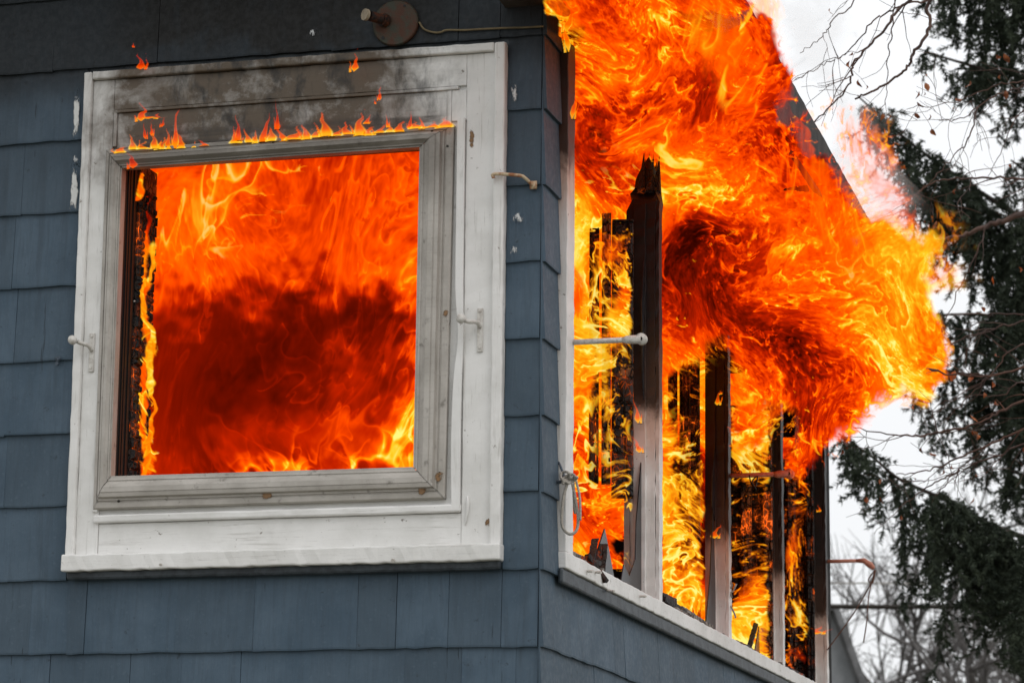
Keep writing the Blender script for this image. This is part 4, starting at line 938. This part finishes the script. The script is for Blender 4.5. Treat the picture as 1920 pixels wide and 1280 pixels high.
# 6. individual little flames
def tongue(px, py, hgt, wid, lean=0, curl=.5, Yd=None, seed=0, hot=.85, o=.045, tipfade=.55, loose=False):
    """one flame: a thin curved sheet of fire whose outline is frayed by a small swirling warp; foot at (px, py)"""
    rng = np.random.default_rng(seed); nu, nv = 34, 52
    foot = fw(*(front(px, py, o) * [1, 0, 1] + [0, -o, 0])) if Yd is None else at(px, py, Yd)
    mpp = foot[1] / F; H = hgt * mpp * 1.12; W = wid * mpp * .62
    U, Vv = np.meshgrid(np.linspace(-2.2, 2.2, nu), np.linspace(-.06, 1.1, nv))
    def wob(a, b, n=4):
        g = 0
        for k in range(1, n + 1): g = g + np.sin(a * rng.uniform(1.2, 2.2) * k + b * rng.uniform(2, 4) * k + rng.uniform(0, 6.3)) / k
        return g
    grow = sst(Vv, .0, .7) + .12; asp_ = H / max(W, 1e-6)
    u2 = U - (lean * mpp / W) * Vv ** 1.4 + .42 * curl * grow * wob(U * .25, Vv * 1.3); v2 = Vv + .05 * wob(U * 1.1, Vv * 1.5) * grow
    wdt = (1 - np.clip(v2, 0, 1) ** 1.1) ** .85 * (.55 + .55 * np.exp(-((v2 - .16) / .2) ** 2)) * (sst(v2, -.04, .22) if loose else 1) + 1e-3
    r = np.abs(u2) / wdt                                               # main body
    u3 = u2 + rng.choice([-1, 1]) * (.75 + 1.0 * Vv); w3 = .34 * (1 - np.clip(v2 / rng.uniform(.35, .7), 0, 1)) + 1e-3; r3 = np.abs(u3) / w3
    body = np.maximum(1 - r, .9 * (1 - r3))
    dn = sst(body, -.02, .42) * sst(v2, -.05, .03) * (1 - tipfade * np.clip(Vv, 0, 1) ** 1.3)
    rim = np.exp(-((body - .22) / .13) ** 2); core = sst(body, .3, .9)
    lobes = .5 + .5 * wob(U * 1.3, Vv * 2.4, 3) / 1.6
    dn = dn * (1 - .50 * core * np.clip(lobes, 0, 1) * sst(Vv, .1, .5))
    ht = (hot + .14) * (.60 + .34 * rim + .34 * np.exp(-((Vv - .06) / .16) ** 2)) - .20 * np.clip(Vv - .35, 0, 1) + .10 * lobes * rim
    Th = W * (.7 * np.cos(np.clip(U, -1.5, 1.5)) + .35 * np.sin(Vv * 5 + rng.uniform(0, 6)))
    V = np.stack([U * W * ca - 0 * U, -U * W * sa - Th, H * Vv], -1).reshape(-1, 3); idx = np.arange(nu * nv).reshape(nv, nu)
    q = np.stack([idx[:-1, :-1], idx[:-1, 1:], idx[1:, 1:], idx[1:, :-1]], -1).reshape(-1, 4); q = q[(dn.ravel()[q] > .004).any(1)]
    used = np.zeros(nu * nv, bool); used[q.ravel()] = True; rem = np.cumsum(used) - 1
    me = npmesh('small_flame', V[used], rem[q])
    for nm, arr in (('glow', ht), ('veil', dn * .95)):
        a_ = me.attributes.new(nm, 'FLOAT', 'POINT'); a_.data.foreach_set('value', arr.ravel()[used].astype(np.float32))
    ob = link('small_flame', me, M['fire']); ob.location = tuple(foot); return ob
# low ragged fringe of fire that licks along the whole top of the sash
def m_fringe(X, Y):
    yb = 287 - (X - 207) * .0735; up_ = yb - Y
    hh = 7 + 7 * np.abs(np.sin(X / 13.0 + np.sin(X / 31))) + 9 * np.exp(-((X - 310) / 34) ** 2) + 8 * np.exp(-((X - 600) / 60) ** 2) + 4 * np.exp(-((X - 480) / 40) ** 2)
    gap = (1 - sst(X, 345, 354) * (1 - sst(X, 424, 434))) * sst(X, 236, 250) * (1 - sst(X, 846, 854))
    return np.clip((1 - up_ / hh) * .9, 0, 1) * sst(up_, -2, 1) * gap
fr = empty('fringe_fire', tuple(fw(-.9, -.03, 4.07))); tag(fr, 'low broken line of fire along the top edge of the grey window sash', 'fire')
fire_sheet('flame_sheet', fr, 200, 860, 205, 292, 1.2, lambda X, Y: 8.53 + .27 * (1016 - X) / 640 * 1.0, cst(.72), m_fringe, 121, relief=.01, zoom=1.9, asp=.6, famp=.6, bamp=.16, thr=1.0, hot=(.55, 1.05), layers=4, wm=.35, maxa=.95)
ledge = [  # x, y(foot), height, width, lean, hot, words
 (226, 284, 7, 24, 4, 1.0, 'low yellow flame at the far left end of the sash top'),
 (250, 279, 26, 20, -4, 1.05, 'squat yellow flame just right of the left corner screw'),
 (268, 280, 12, 26, 6, 1.1, 'low hot flame between the two leftmost flame clusters'),
 (292, 278, 34, 18, -10, .98, 'leaning flame tip left of the tall thin left flame'),
 (302, 279, 20, 22, 6, 1.1, 'bright short flame at the foot of the tall thin left flame'),
 (316, 277, 30, 16, -4, 1.0, 'middle flame of the bright left cluster on the sash'),
 (329, 276, 74, 13, 3, .80, 'tall thin flame rising near the left end of the sash'),
 (340, 276, 26, 20, -12, 1.0, 'flame leaning left at the right end of the left cluster'),
 (364, 274, 8, 9, 0, 1.1, 'tiny yellow flame alone right of the left cluster'),
 (384, 271, 7, 18, -8, .75, 'faint small orange flame in the gap of the flame row'),
 (440, 268, 22, 24, 4, 1.05, 'first flame after the dark gap in the row'),
 (447, 262, 44, 13, -8, .62, 'dim orange wisp above the first flame after the gap'),
 (466, 266, 26, 16, -8, 1.0, 'curved flame second after the dark gap'),
 (480, 266, 20, 13, -2, 1.05, 'narrow flame third after the dark gap'),
 (492, 264, 52, 15, 14, .72, 'tall orange flame leaning right near the middle screw'),
 (510, 263, 24, 20, -6, 1.05, 'bright flame just left of the middle screw'),
 (532, 262, 28, 18, -14, .85, 'dark orange flame leaning left of the middle screw'),
 (520, 240, 52, 9, -6, .55, 'dim thin wisp rising above the middle of the row'),
 (548, 262, 22, 34, 16, .95, 'broad low flame just right of the middle screw'),
 (576, 259, 26, 20, -8, .95, 'flame left of the tall middle flame'),
 (592, 257, 14, 20, 4, 1.0, 'low flame at the left foot of the tall middle flame'),
 (613, 256, 50, 26, -12, .95, 'tallest broad flame in the middle of the row'),
 (632, 255, 14, 26, 2, 1.0, 'low bright flame at the right foot of the tall middle flame'),
 (652, 252, 22, 22, -8, .90, 'orange flame between the two tall broad flames'),
 (676, 252, 40, 26, 2, .95, 'tall broad flame right of the middle of the row'),
 (686, 230, 14, 12, 10, .80, 'small detached flame beside the right tall flame'),
 (690, 252, 12, 26, 4, 1.0, 'low flame at the right foot of the right tall flame'),
 (712, 249, 13, 22, 6, .95, 'low orange flame under the small dark gap on the right'),
 (730, 247, 14, 18, 0, 1.15, 'small white hot flame on the right half of the row'),
 (727, 236, 22, 7, -3, .8, 'thin upright flame above the white hot one'),
 (748, 245, 14, 26, 4, .9, 'low flame right of the white hot one'),
 (768, 242, 34, 10, 4, .68, 'dim looping wisp over the right half of the row'),
 (780, 241, 12, 26, 0, 1.0, 'low bright flame right of the looping wisp'),
 (792, 240, 20, 12, -8, .9, 'curling flame left of the right corner'),
 (812, 240, 10, 30, 2, .9, 'long low flame near the right corner of the sash'),
 (836, 240, 18, 34, 4, .95, 'wide orange flame at the right corner of the sash')]
for i, (px, py, hg, wd, ln, hot_, words) in enumerate(ledge):
    tag(tongue(px, py + 4, hg + 4, wd, ln, .6, seed=100 + i, hot=hot_, o=.030), words, 'flame', 'little flames along the top of the sash')
loose = [(266, 231, 38, 20, -4, .8, 'hooked flame floating high over the left cluster'), (280, 228, 12, 30, 16, .85, 'curved foot of flame under the hooked one'),
         (273, 262, 30, 8, -6, .62, 'left faint loop of flame over the left cluster'), (284, 256, 28, 8, 2, .66, 'right faint loop of flame over the left cluster'), (304, 240, 20, 8, 4, .6, 'small faint pair of wisps left of the tall thin flame'),
         (264, 132, 30, 19, -6, .60, 'dark orange flame in the air above the left casing corner'), (250, 90, 9, 5, 0, .62, 'tiny spark of flame highest above the left casing corner'),
         (664, 138, 42, 16, 8, .82, 'flame caught on the top moulding of the casing'), (712, 190, 28, 9, 2, .68, 'small thin flame on the bead above the right half'), (703, 196, 11, 4, 0, .7, 'tiniest flame left of the one on the bead'),
         (250, 318, 32, 20, -6, .55, 'faint flame veil crossing the upper left corner of the sash')]
for i, (px, py, hg, wd, ln, hot_, words) in enumerate(loose):
    tag(tongue(px, py, hg, wd, ln, .9, seed=300 + i, hot=hot_, o=.07, tipfade=.4, loose=True), words, 'flame', 'loose flames around the window head')
for i, (px, py, hg, wd, ln, words) in enumerate([(1178, 640, 60, 14, 6, 'x'), ]): pass
corner = [(1066, 100, 96, 14, -34, .95, 'long bright flame curling left over the corner of the side window head'), (1062, 62, 60, 16, 20, .85, 'flame at the top of the picture just right of the corner'),
          (1072, 225, 70, 12, 22, .85, 'slanting flame against the upper side casing'), (1048, 40, 50, 10, -12, .7, 'small dark orange flame leftmost by the cable end')]
for i, (px, py, hg, wd, ln, hot_, words) in enumerate(corner):
    tag(tongue(px, py, hg, wd, ln, .7, Yd=8.42, seed=500 + i, hot=hot_, loose=True), words, 'flame', 'flames at the top corner of the side window')
pf = [(1196, 795, 46, 12, -8, 8.5, 'flame on the inner edge of the first post, upper'), (1198, 850, 30, 14, -14, 8.5, 'flame on the inner edge of the first post, lower'), (1344, 760, 26, 12, 10, 8.5, 'small flame on the dark face of the second post'),
      (1340, 1010, 24, 16, 6, 8.5, 'small flame on the second post lower down'), (1352, 740, 8, 6, 0, 8.5, 'spark on the second post'), (1536, 960, 12, 8, 0, 8.5, 'spark on the last post near its top'), (1530, 1190, 16, 26, 4, 8.5, 'low flames on the last post near its foot'),
      (1140, 1094, 16, 8, -6, 8.5, 'small flame on the black splinter lying over the near sill')]
for i, (px, py, hg, wd, ln, _, words) in enumerate(pf):
    s_ = (px < 1250 and sw(1.5, -.02, 3)[1]) or (px < 1400 and sw(2.8, -.02, 3)[1]) or sw(5.15, -.02, 3)[1]
    if px < 1150: s_ = sw(.9, -.06, 3)[1]
    tag(tongue(px, py, hg, wd, ln, .7, Yd=float(s_) - .02, seed=600 + i, hot=.9, loose=True), words, 'flame', 'small flames on the side posts')

# 7. pale smoke drifting up past the eave
def m_smoke(X, Y):
    P = [(1390, -60), (1540, -60), (1610, 60), (1665, 180), (1695, 290), (1700, 380), (1670, 440), (1640, 440), (1600, 380), (1480, 180)]
    d = polydist(X, Y, P); return np.clip(d / 90 * .5 + .3, 0, 1)
smk = fire_sheet('smoke', None, 1380, 1780, -60, 500, 3.5, lambda X, Y: 12.6 + .3 * np.sin(X / 90 + Y / 70), lambda X, Y: .35 + 0 * X, m_smoke, 91, relief=.5, mat='smoke', zoom=.9, famp=.35, bamp=.25, thr=1.0, hot=(.1, .8), layers=3, maxa=.30)
tag(smk, 'pale smoke drifting upward past the sloping eave edge', 'smoke'); smk['kind'] = 'stuff'

# ------------------------------------------------------------------ TREES AND BACKGROUND
def foliage_mat(name, a, b):
    t = NT(name); oi = t.n('ShaderNodeAttribute', attribute_name='tint').outputs['Fac']
    c = t.mix(oi, a, b); p = t.n('ShaderNodeBsdfPrincipled'); t.l(c, p.inputs['Base Color']); p.inputs['Roughness'].default_value = .7; p.inputs['Specular IOR Level'].default_value = .25
    tl = t.n('ShaderNodeBsdfTranslucent'); t.l(c, tl.inputs[0]); m = t.n('ShaderNodeMixShader'); m.inputs[0].default_value = .15; t.l(p.outputs[0], m.inputs[1]); t.l(tl.outputs[0], m.inputs[2])
    t.l(m.outputs[0], t.out.inputs[0]); return t.m
M['needle'] = foliage_mat('spruce_needles', (.018, .027, .017), (.062, .078, .048))
M['bark'] = mat_simple('spruce_bark', (.035, .026, .020), .9, scale=30)
M['twig'] = mat_simple('twig_bark', (.055, .035, .030), .8, col2=(.10, .055, .04), scale=12)
M['leaf'] = mat_simple('withered_leaf', (.30, .10, .03), .7, col2=(.14, .045, .02), scale=30)
def spruce_bough(parent, stem, Yd, hang, dens=1.0, seed=0, rstem=.02, back=.5, upward=False):
    """stem: picture-side points of a bough at distance Yd; hang(f) = length of the hanging branchlets along it (m)"""
    rng = np.random.default_rng(seed); pts = [at(a, b, Yd + c) for a, b, c in [(*q, 0) if len(q) == 2 else q for q in stem]]
    cv = np.array(curve(pts, 10)); n = len(cv); seg = np.linalg.norm(np.diff(cv, axis=0), axis=1); Ls = np.concatenate([[0], np.cumsum(seg)]); tot = Ls[-1]
    off = np.array(parent.location)
    mb = MB(); mb.tube([p - off for p in cv], [rstem * (1 - .85 * i / (n - 1)) + .003 for i in range(n)], 6)
    ob = mb.build('bough', M['bark'], parent, smooth=True)
    NV = []; NF = []; TT = []; twm = MB(); base_i = 0
    nb = int(tot * 38 * dens)
    for k in range(nb):
        s = rng.uniform(.02, 1) * tot; f = s / tot; i = min(n - 2, int(np.searchsorted(Ls, s) - 1)); p = cv[i] + (cv[i + 1] - cv[i]) * ((s - Ls[i]) / max(seg[i], 1e-6))
        ln = hang(f) * rng.uniform(.35, 1.1); 
        if ln < .05: continue
        dx = rng.normal(0, .16); dy = rng.normal(0, .30) ; dirn = np.array([dx, dy, -1.0])
        m = max(4, int(ln / .035)); path = [p + np.array([rng.normal(0, .02), rng.normal(0, back * .25), 0])]
        start_dir = np.array([rng.normal(0, .5), rng.normal(0, .6), -.25]); start_dir /= np.linalg.norm(start_dir); dirn /= np.linalg.norm(dirn)
        for j in range(m):
            w_ = min(1, j / (m * .35)); d_ = start_dir * (1 - w_) + dirn * w_; path.append(path[-1] + d_ / np.linalg.norm(d_) * ln / m)
        path = np.array(path)
        # side twiglets with needles
        for j in range(1, len(path)):
            a, b = path[j - 1], path[j]; subs = [(a, b)]
            if rng.random() < .75:
                sd_ = np.array([rng.normal(0, .7), rng.normal(0, .7), -.55]); sd_ /= np.linalg.norm(sd_); subs.append((b, b + sd_ * rng.uniform(.06, .16)))
            for (A, B_) in subs:
                dd = B_ - A; L0 = np.linalg.norm(dd); nn = max(6, int(L0 / .0042)); tt = rng.random(nn)[:, None]; c = A + dd * tt
                ax = dd / L0; rv = rng.normal(size=(nn, 3)); rv -= (rv @ ax)[:, None] * ax; rv /= np.linalg.norm(rv, axis=1)[:, None]
                nd = rv * .75 + ax * .65; nd /= np.linalg.norm(nd, axis=1)[:, None]; nl = rng.uniform(.026, .048, nn)[:, None]
                sdv = np.cross(nd, rng.normal(size=(nn, 3))); sdv /= np.linalg.norm(sdv, axis=1)[:, None]
                tri = np.stack([c - sdv * .0062, c + sdv * .0062, c + nd * nl], 1)
                NV.append(tri.reshape(-1, 3)); TT.append(np.repeat(np.clip(rng.normal(.35, .22), 0, 1) + rng.uniform(-.1, .1, nn), 3))
    V = np.concatenate(NV) - off; me = npmesh('needles', V, np.arange(len(V)).reshape(-1, 3), 3, False)
    a_ = me.attributes.new('tint', 'FLOAT', 'POINT'); a_.data.foreach_set('value', np.concatenate(TT).astype(np.float32))
    nd_ = link('needles', me, M['needle'], ob); nd_['kind'] = 'stuff'; return len(V) // 3
ntri = 0
sx_ = at(2010, 1280, 20)
spruce = empty('spruce_tree', (float(sx_[0]), 20.0, 0)); tag(spruce, 'large dark spruce with drooping boughs at the right edge', 'tree')
mb = MB(); mb.tube([(0, 0, 0), (.02, 0, 3), (-.02, .03, 6), (0, 0, 10), (0, 0, 13)], [.26, .22, .18, .10, .03], 14); mb.build('trunk', M['bark'], spruce, smooth=True)
B = lambda *a, **k: spruce_bough(spruce, *a, **k)
ntri += B([(2010, 470), (1900, 400), (1800, 335), (1700, 262), (1608, 180)], 19.4, lambda f: .12 + .95 * math.sin(min(1, (1 - f) * 1.25) * 1.5), 1.25, 1)
ntri += B([(2010, 520), (1900, 460), (1800, 400), (1710, 330)], 19.8, lambda f: .30 + .45 * (1 - f), 1.1, 2)
ntri += B([(2000, 60), (1930, 10), (1840, -60), (1750, -150)], 19.2, lambda f: .75 + .35 * (1 - f), 1.2, 3)
ntri += B([(2010, 180), (1930, 150), (1850, 130), (1790, 130)], 19.6, lambda f: .28 + .3 * (1 - f), .8, 4)
ntri += B([(1880, 140), (1810, 120), (1760, 105), (1722, 92)], 19.0, lambda f: .10 + .08 * (1 - f), .8, 5, .01)
ntri += B([(2010, 640), (1920, 605), (1840, 590), (1755, 590)], 19.3, lambda f: .55 + .55 * (1 - f) - .2 * f, 1.0, 6)
ntri += B([(2010, 800), (1900, 740), (1800, 700), (1712, 690)], 19.9, lambda f: .35 + .5 * math.sin(f * 3), .9, 7)
ntri += B([(2030, 1040), (1930, 1010), (1860, 985), (1780, 940), (1690, 900), (1640, 860), (1572, 812)], 18.6, lambda f: .12 + .95 * math.sin(min(1, (1 - f) * 1.15) * 1.9), 1.25, 8)
ntri += B([(2020, 1060), (1900, 1030), (1820, 1000), (1740, 950)], 19.0, lambda f: .35 + .35 * math.sin(f * 3), 1.0, 9)
for k, (yy, xx) in enumerate([(560, 1880), (720, 1875), (900, 1890), (1040, 1880), (1180, 1875), (1330, 1860)]):
    ntri += B([(2020, yy + 40), (1960, yy + 5), (xx, yy - 20)], 19.7, lambda f: .45 + .35 * (1 - f), 1.5, 20 + k)
ntri += B([(2000, 380), (1950, 340), (1895, 300)], 19.9, lambda f: .4 + .3 * (1 - f), 1.0, 31)
print('needle tris', ntri)

# bare deciduous tree: trunk off the picture, twigs reaching in
bt = at(2260, 1280, 13.2); bare = empty('bare_tree', (float(bt[0]), 13.2, 0)); tag(bare, 'leafless branches with a few withered brown leaves reaching in from the right', 'tree')
mb = MB(); mb.tube([(0, 0, 0), (.05, 0, 2), (0, .05, 4), (.1, 0, 6.5)], [.16, .13, .10, .05], 12); mb.build('trunk', M['twig'], bare, smooth=True)
tw = MB(); boff = np.array(bare.location); leafpts = []
def twig(pts, r0, r1, Yd, rec=2, seed=0, dens=1.0, spread=.7):
    rng = np.random.default_rng(seed); P = np.array(curve([at(a, b, Yd + (c[0] if c else 0)) for a, b, *c in pts], 8)); n = len(P)
    P[1:-1] += rng.normal(0, .004, (n - 2, 3)); rr = [r0 + (r1 - r0) * i / (n - 1) for i in range(n)]
    tw.tube([p - boff for p in P], rr, 6)
    def sub(P, rr, lev):
        n = len(P); tot = np.linalg.norm(np.diff(P, axis=0), axis=1).sum(); k = int(tot * 5.5 * dens * (1.0 if lev == rec else 1.3)) + 1
        for _ in range(k):
            i = rng.integers(1, n); d = P[i] - P[i - 1]; d /= np.linalg.norm(d) + 1e-9
            e = d + rng.normal(0, spread, 3) * [1, .8, 1] + [0, 0, -.12]; e /= np.linalg.norm(e); L_ = rng.uniform(.08, .34) * (.75 if lev < rec else 1.1)
            m = 6; Q = [P[i]]; 
            for j in range(m): e = e + rng.normal(0, .17, 3); e /= np.linalg.norm(e); Q.append(Q[-1] + e * L_ / m)
            Q = np.array(Q); r_ = max(.0013, min(rr[i] * .6, .0045)); q_ = [r_ + (.0009 - r_) * j / m for j in range(m + 1)]
            tw.tube([p - boff for p in Q], q_, 4, False)
            if rng.random() < .13: leafpts.append(Q[-1])
            if lev > 1: sub(Q, q_, lev - 1)
    if rec: sub(P, rr, rec)
T = [([(2260, 300), (2050, 330), (1920, 397), (1850, 425), (1790, 444), (1742, 452)], .022, .006, 13.0, 0),
     ([(2260, 290), (2000, 330), (1920, 336), (1830, 334), (1760, 340), (1710, 372), (1695, 410)], .007, .002, 12.6, 2),
     ([(1900, -140), (1752, -10), (1744, 50), (1712, 102), (1698, 130), (1650, 162), (1603, 186)], .009, .004, 11.6, 0),
     ([(1820, -60), (1700, 5), (1655, 60), (1603, 115), (1590, 160), (1550, 205), (1490, 262)], .0075, .0025, 11.8, 2),
     ([(1750, 0), (1690, 12), (1640, 38), (1590, 95), (1545, 120), (1490, 150)], .005, .0015, 12.0, 2),
     ([(1620, -40), (1600, 5), (1562, 40), (1540, 70), (1500, 100)], .004, .0015, 12.0, 2),
     ([(1680, -20), (1672, 60), (1664, 120), (1662, 180), (1635, 240)], .0035, .0012, 12.2, 1),
     ([(2100, 60), (1920, 158), (1860, 182), (1800, 222), (1760, 226)], .005, .0015, 12.4, 2),
     ([(2100, 100), (1920, 152), (1870, 160), (1790, 190), (1700, 205)], .004, .0015, 12.1, 2),
     ([(1835, 200), (1815, 262), (1780, 300), (1740, 345), (1690, 390)], .0035, .0012, 12.1, 1),
     ([(2080, 200), (1930, 200), (1880, 280), (1850, 340)], .004, .0012, 12.8, 2),
     ([(2200, 620), (1920, 690), (1830, 705), (1740, 690), (1690, 640)], .007, .002, 12.2, 2),
     ([(2200, 660), (1920, 752), (1840, 790), (1760, 810), (1700, 818), (1600, 802)], .008, .002, 12.0, 2),
     ([(2200, 700), (1930, 800), (1860, 830), (1790, 860), (1730, 885), (1680, 888)], .007, .002, 12.5, 2),
     ([(2200, 760), (1930, 830), (1880, 850), (1800, 880), (1755, 930)], .006, .002, 12.6, 2),
     ([(2200, 600), (1930, 640), (1860, 700), (1800, 760), (1760, 800)], .005, .0015, 12.8, 2),
     ([(2150, 560), (1930, 600), (1850, 620), (1760, 650), (1720, 655)], .006, .0015, 13.0, 2),
     ([(2150, 800), (1930, 720), (1880, 740), (1800, 745), (1740, 770)], .005, .0015, 12.9, 2),
     ([(1920, 590), (1850, 588), (1800, 590), (1770, 592)], .004, .0015, 12.9, 1),
     ([(1800, 880), (1745, 910), (1700, 940), (1640, 1000)], .004, .001, 12.7, 1),
     ([(1850, 420), (1830, 480), (1800, 540), (1765, 620)], .004, .0015, 12.7, 1)]
for i, (p_, a, b, Yd, rec) in enumerate(T): twig(p_, a, b, Yd, rec, 700 + i)
tw.build('branches', M['twig'], bare, smooth=True)
lm = []
for k in range(3):
    mbx = MB(); s = .020 + .006 * k
    pr = [(0, 0), (.35, .28), (.62, .32), (.9, .12), (1, 0), (.9, -.12), (.6, -.34), (.32, -.26)]
    v = [(x * s, y * s, .35 * s * math.sin(x * 3 + k) + abs(y) * s * .5) for x, y in pr] + [(.5 * s, 0, .3 * s)]
    mbx.add(v, [(i, (i + 1) % 8, 8) for i in range(8)]); me = bpy.data.meshes.new('leaf'); me.from_pydata(mbx.v, [], mbx.f); me.materials.append(M['leaf']); lm.append(me)
for (px, py) in ((1735, 160), (1790, 200), (1872, 104), (1885, 100), (1876, 140), (1795, 200), (1793, 180), (1733, 172), (1740, 215), (1719, 213), (1840, 575), (1815, 150), (1865, 520), (1910, 500), (1730, 838), (1745, 845), (1690, 965), (1765, 878), (1820, 700), (1860, 715), (1625, 930), (1822, 932), (1918, 838), (1560, 15), (1790, 700), (1845, 735), (1870, 660)):
    leafpts.append(at(px, py, 12.3))
for i, p in enumerate(leafpts[:150]):
    o = bpy.data.objects.new('leaf', lm[i % 3]); COL.objects.link(o); o.parent = bare; o.location = tuple(np.array(p) - boff)
    o.rotation_euler = (random.uniform(0, 6), random.uniform(.6, 2.2), random.uniform(0, 6)); q_ = random.uniform(.8, 1.5); o.scale = (q_, q_, q_)

# far trees, power lines and a grey house beyond
def far_tree(px, topy, Yd, seed, lab):
    rng = np.random.default_rng(seed); b = at(px, 1280, Yd); H = at(px, topy, Yd)[2]; e = empty('far_tree', (float(b[0]), Yd, 0)); tag(e, lab, 'tree', 'bare trees far behind')
    mb = MB(); mb.tube([(0, 0, 0), (0, 0, H * .45), (.1, 0, H * .7)], [.22, .15, .06], 7); mb.build('trunk', M['fartwig'], e, smooth=True); mb = MB()
    def br(p, d, L_, r, lev):
        Q = [p]; 
        for j in range(5): d = d + rng.normal(0, .13, 3) + [0, 0, .03]; d /= np.linalg.norm(d); Q.append(Q[-1] + d * L_ / 5)
        mb.tube(Q, [r * (1 - .6 * j / 5) for j in range(6)], 4, False)
        if lev:
            for _ in range(5):
                i = rng.integers(2, 6); dd = d + rng.normal(0, .55, 3); dd /= np.linalg.norm(dd); br(Q[i], dd, L_ * .62, r * .5, lev - 1)
    for _ in range(9):
        a = rng.uniform(0, 6.28); br(np.array([0, 0, H * rng.uniform(.3, .62)]), np.array([math.cos(a) * .8, math.sin(a) * .8, .75]), H * .34, .07, 3)
    mb.build('branches', M['fartwig'], e, smooth=True)
M['fartwig'] = mat_simple('haze_paled_bark', (.13, .12, .115), .8, scale=3)  # bark colour paled to stand in for haze over the distance
far_tree(1640, 1000, 48, 5, 'blurred bare tree behind the grey house roof'); far_tree(1800, 1020, 55, 6, 'blurred bare tree under the lowest spruce bough'); far_tree(1890, 1040, 44, 8, 'blurred bare tree at the lower right corner')
mb = MB()
for (ya, yb, r_, Yd) in ((1136, 1134, .030, 32),): mb.tube([at(1480, ya, Yd), at(1700, (ya + yb) / 2 + 2, Yd), at(1960, yb, Yd + 1)], r_, 6)
tag(mb.build('power_line', M['screw'], kind=None), 'thick dark overhead line, the lower of two right of the house', 'power line')
mb = MB(); mb.tube([at(1480, 1092, 34), at(1700, 1093, 34), at(1960, 1091, 34)], .011, 6); tag(mb.build('power_line', M['wire']), 'thin pale overhead line, the upper of two right of the house', 'power line')
M['greywall'] = mat_simple('grey_house_wall', (.22, .23, .24), .8, col2=(.18, .19, .20), scale=3); M['greyroof'] = mat_simple('grey_house_roof', (.16, .16, .165), .8, scale=4)
g = at(1500, 1280, 40); gh = empty('grey_house', (float(g[0]), 40, 0), .12); tag(gh, 'blurred grey house gable low behind the last post', 'house')
zt = float(at(1570, 1150, 40)[2]); zl = float(at(1610, 1300, 40)[2])
mb = MB(); mb.add([(-4, 0, 0), (.9, 0, 0), (.9, 0, zl), (.45, 0, zt), (-4, 0, zt), (-4, 5, 0), (.9, 5, 0), (.9, 5, zl), (.45, 5, zt), (-4, 5, zt)], [(0, 1, 2, 3, 4), (9, 8, 7, 6, 5), (1, 6, 7, 2), (0, 5, 6, 1), (0, 4, 9, 5)]); mb.build('wall', M['greywall'], gh)
mb = MB(); mb.add([(.98, -.2, zl - .1), (.5, -.2, zt + .12), (-4, -.2, zt + .12), (.98, 5.2, zl - .1), (.5, 5.2, zt + .12), (-4, 5.2, zt + .12)], [(0, 1, 4, 3), (1, 2, 5, 4)]); rf = mb.build('roof', M['greyroof'], gh)
sm_ = rf.modifiers.new('t', 'SOLIDIFY'); sm_.thickness = .1
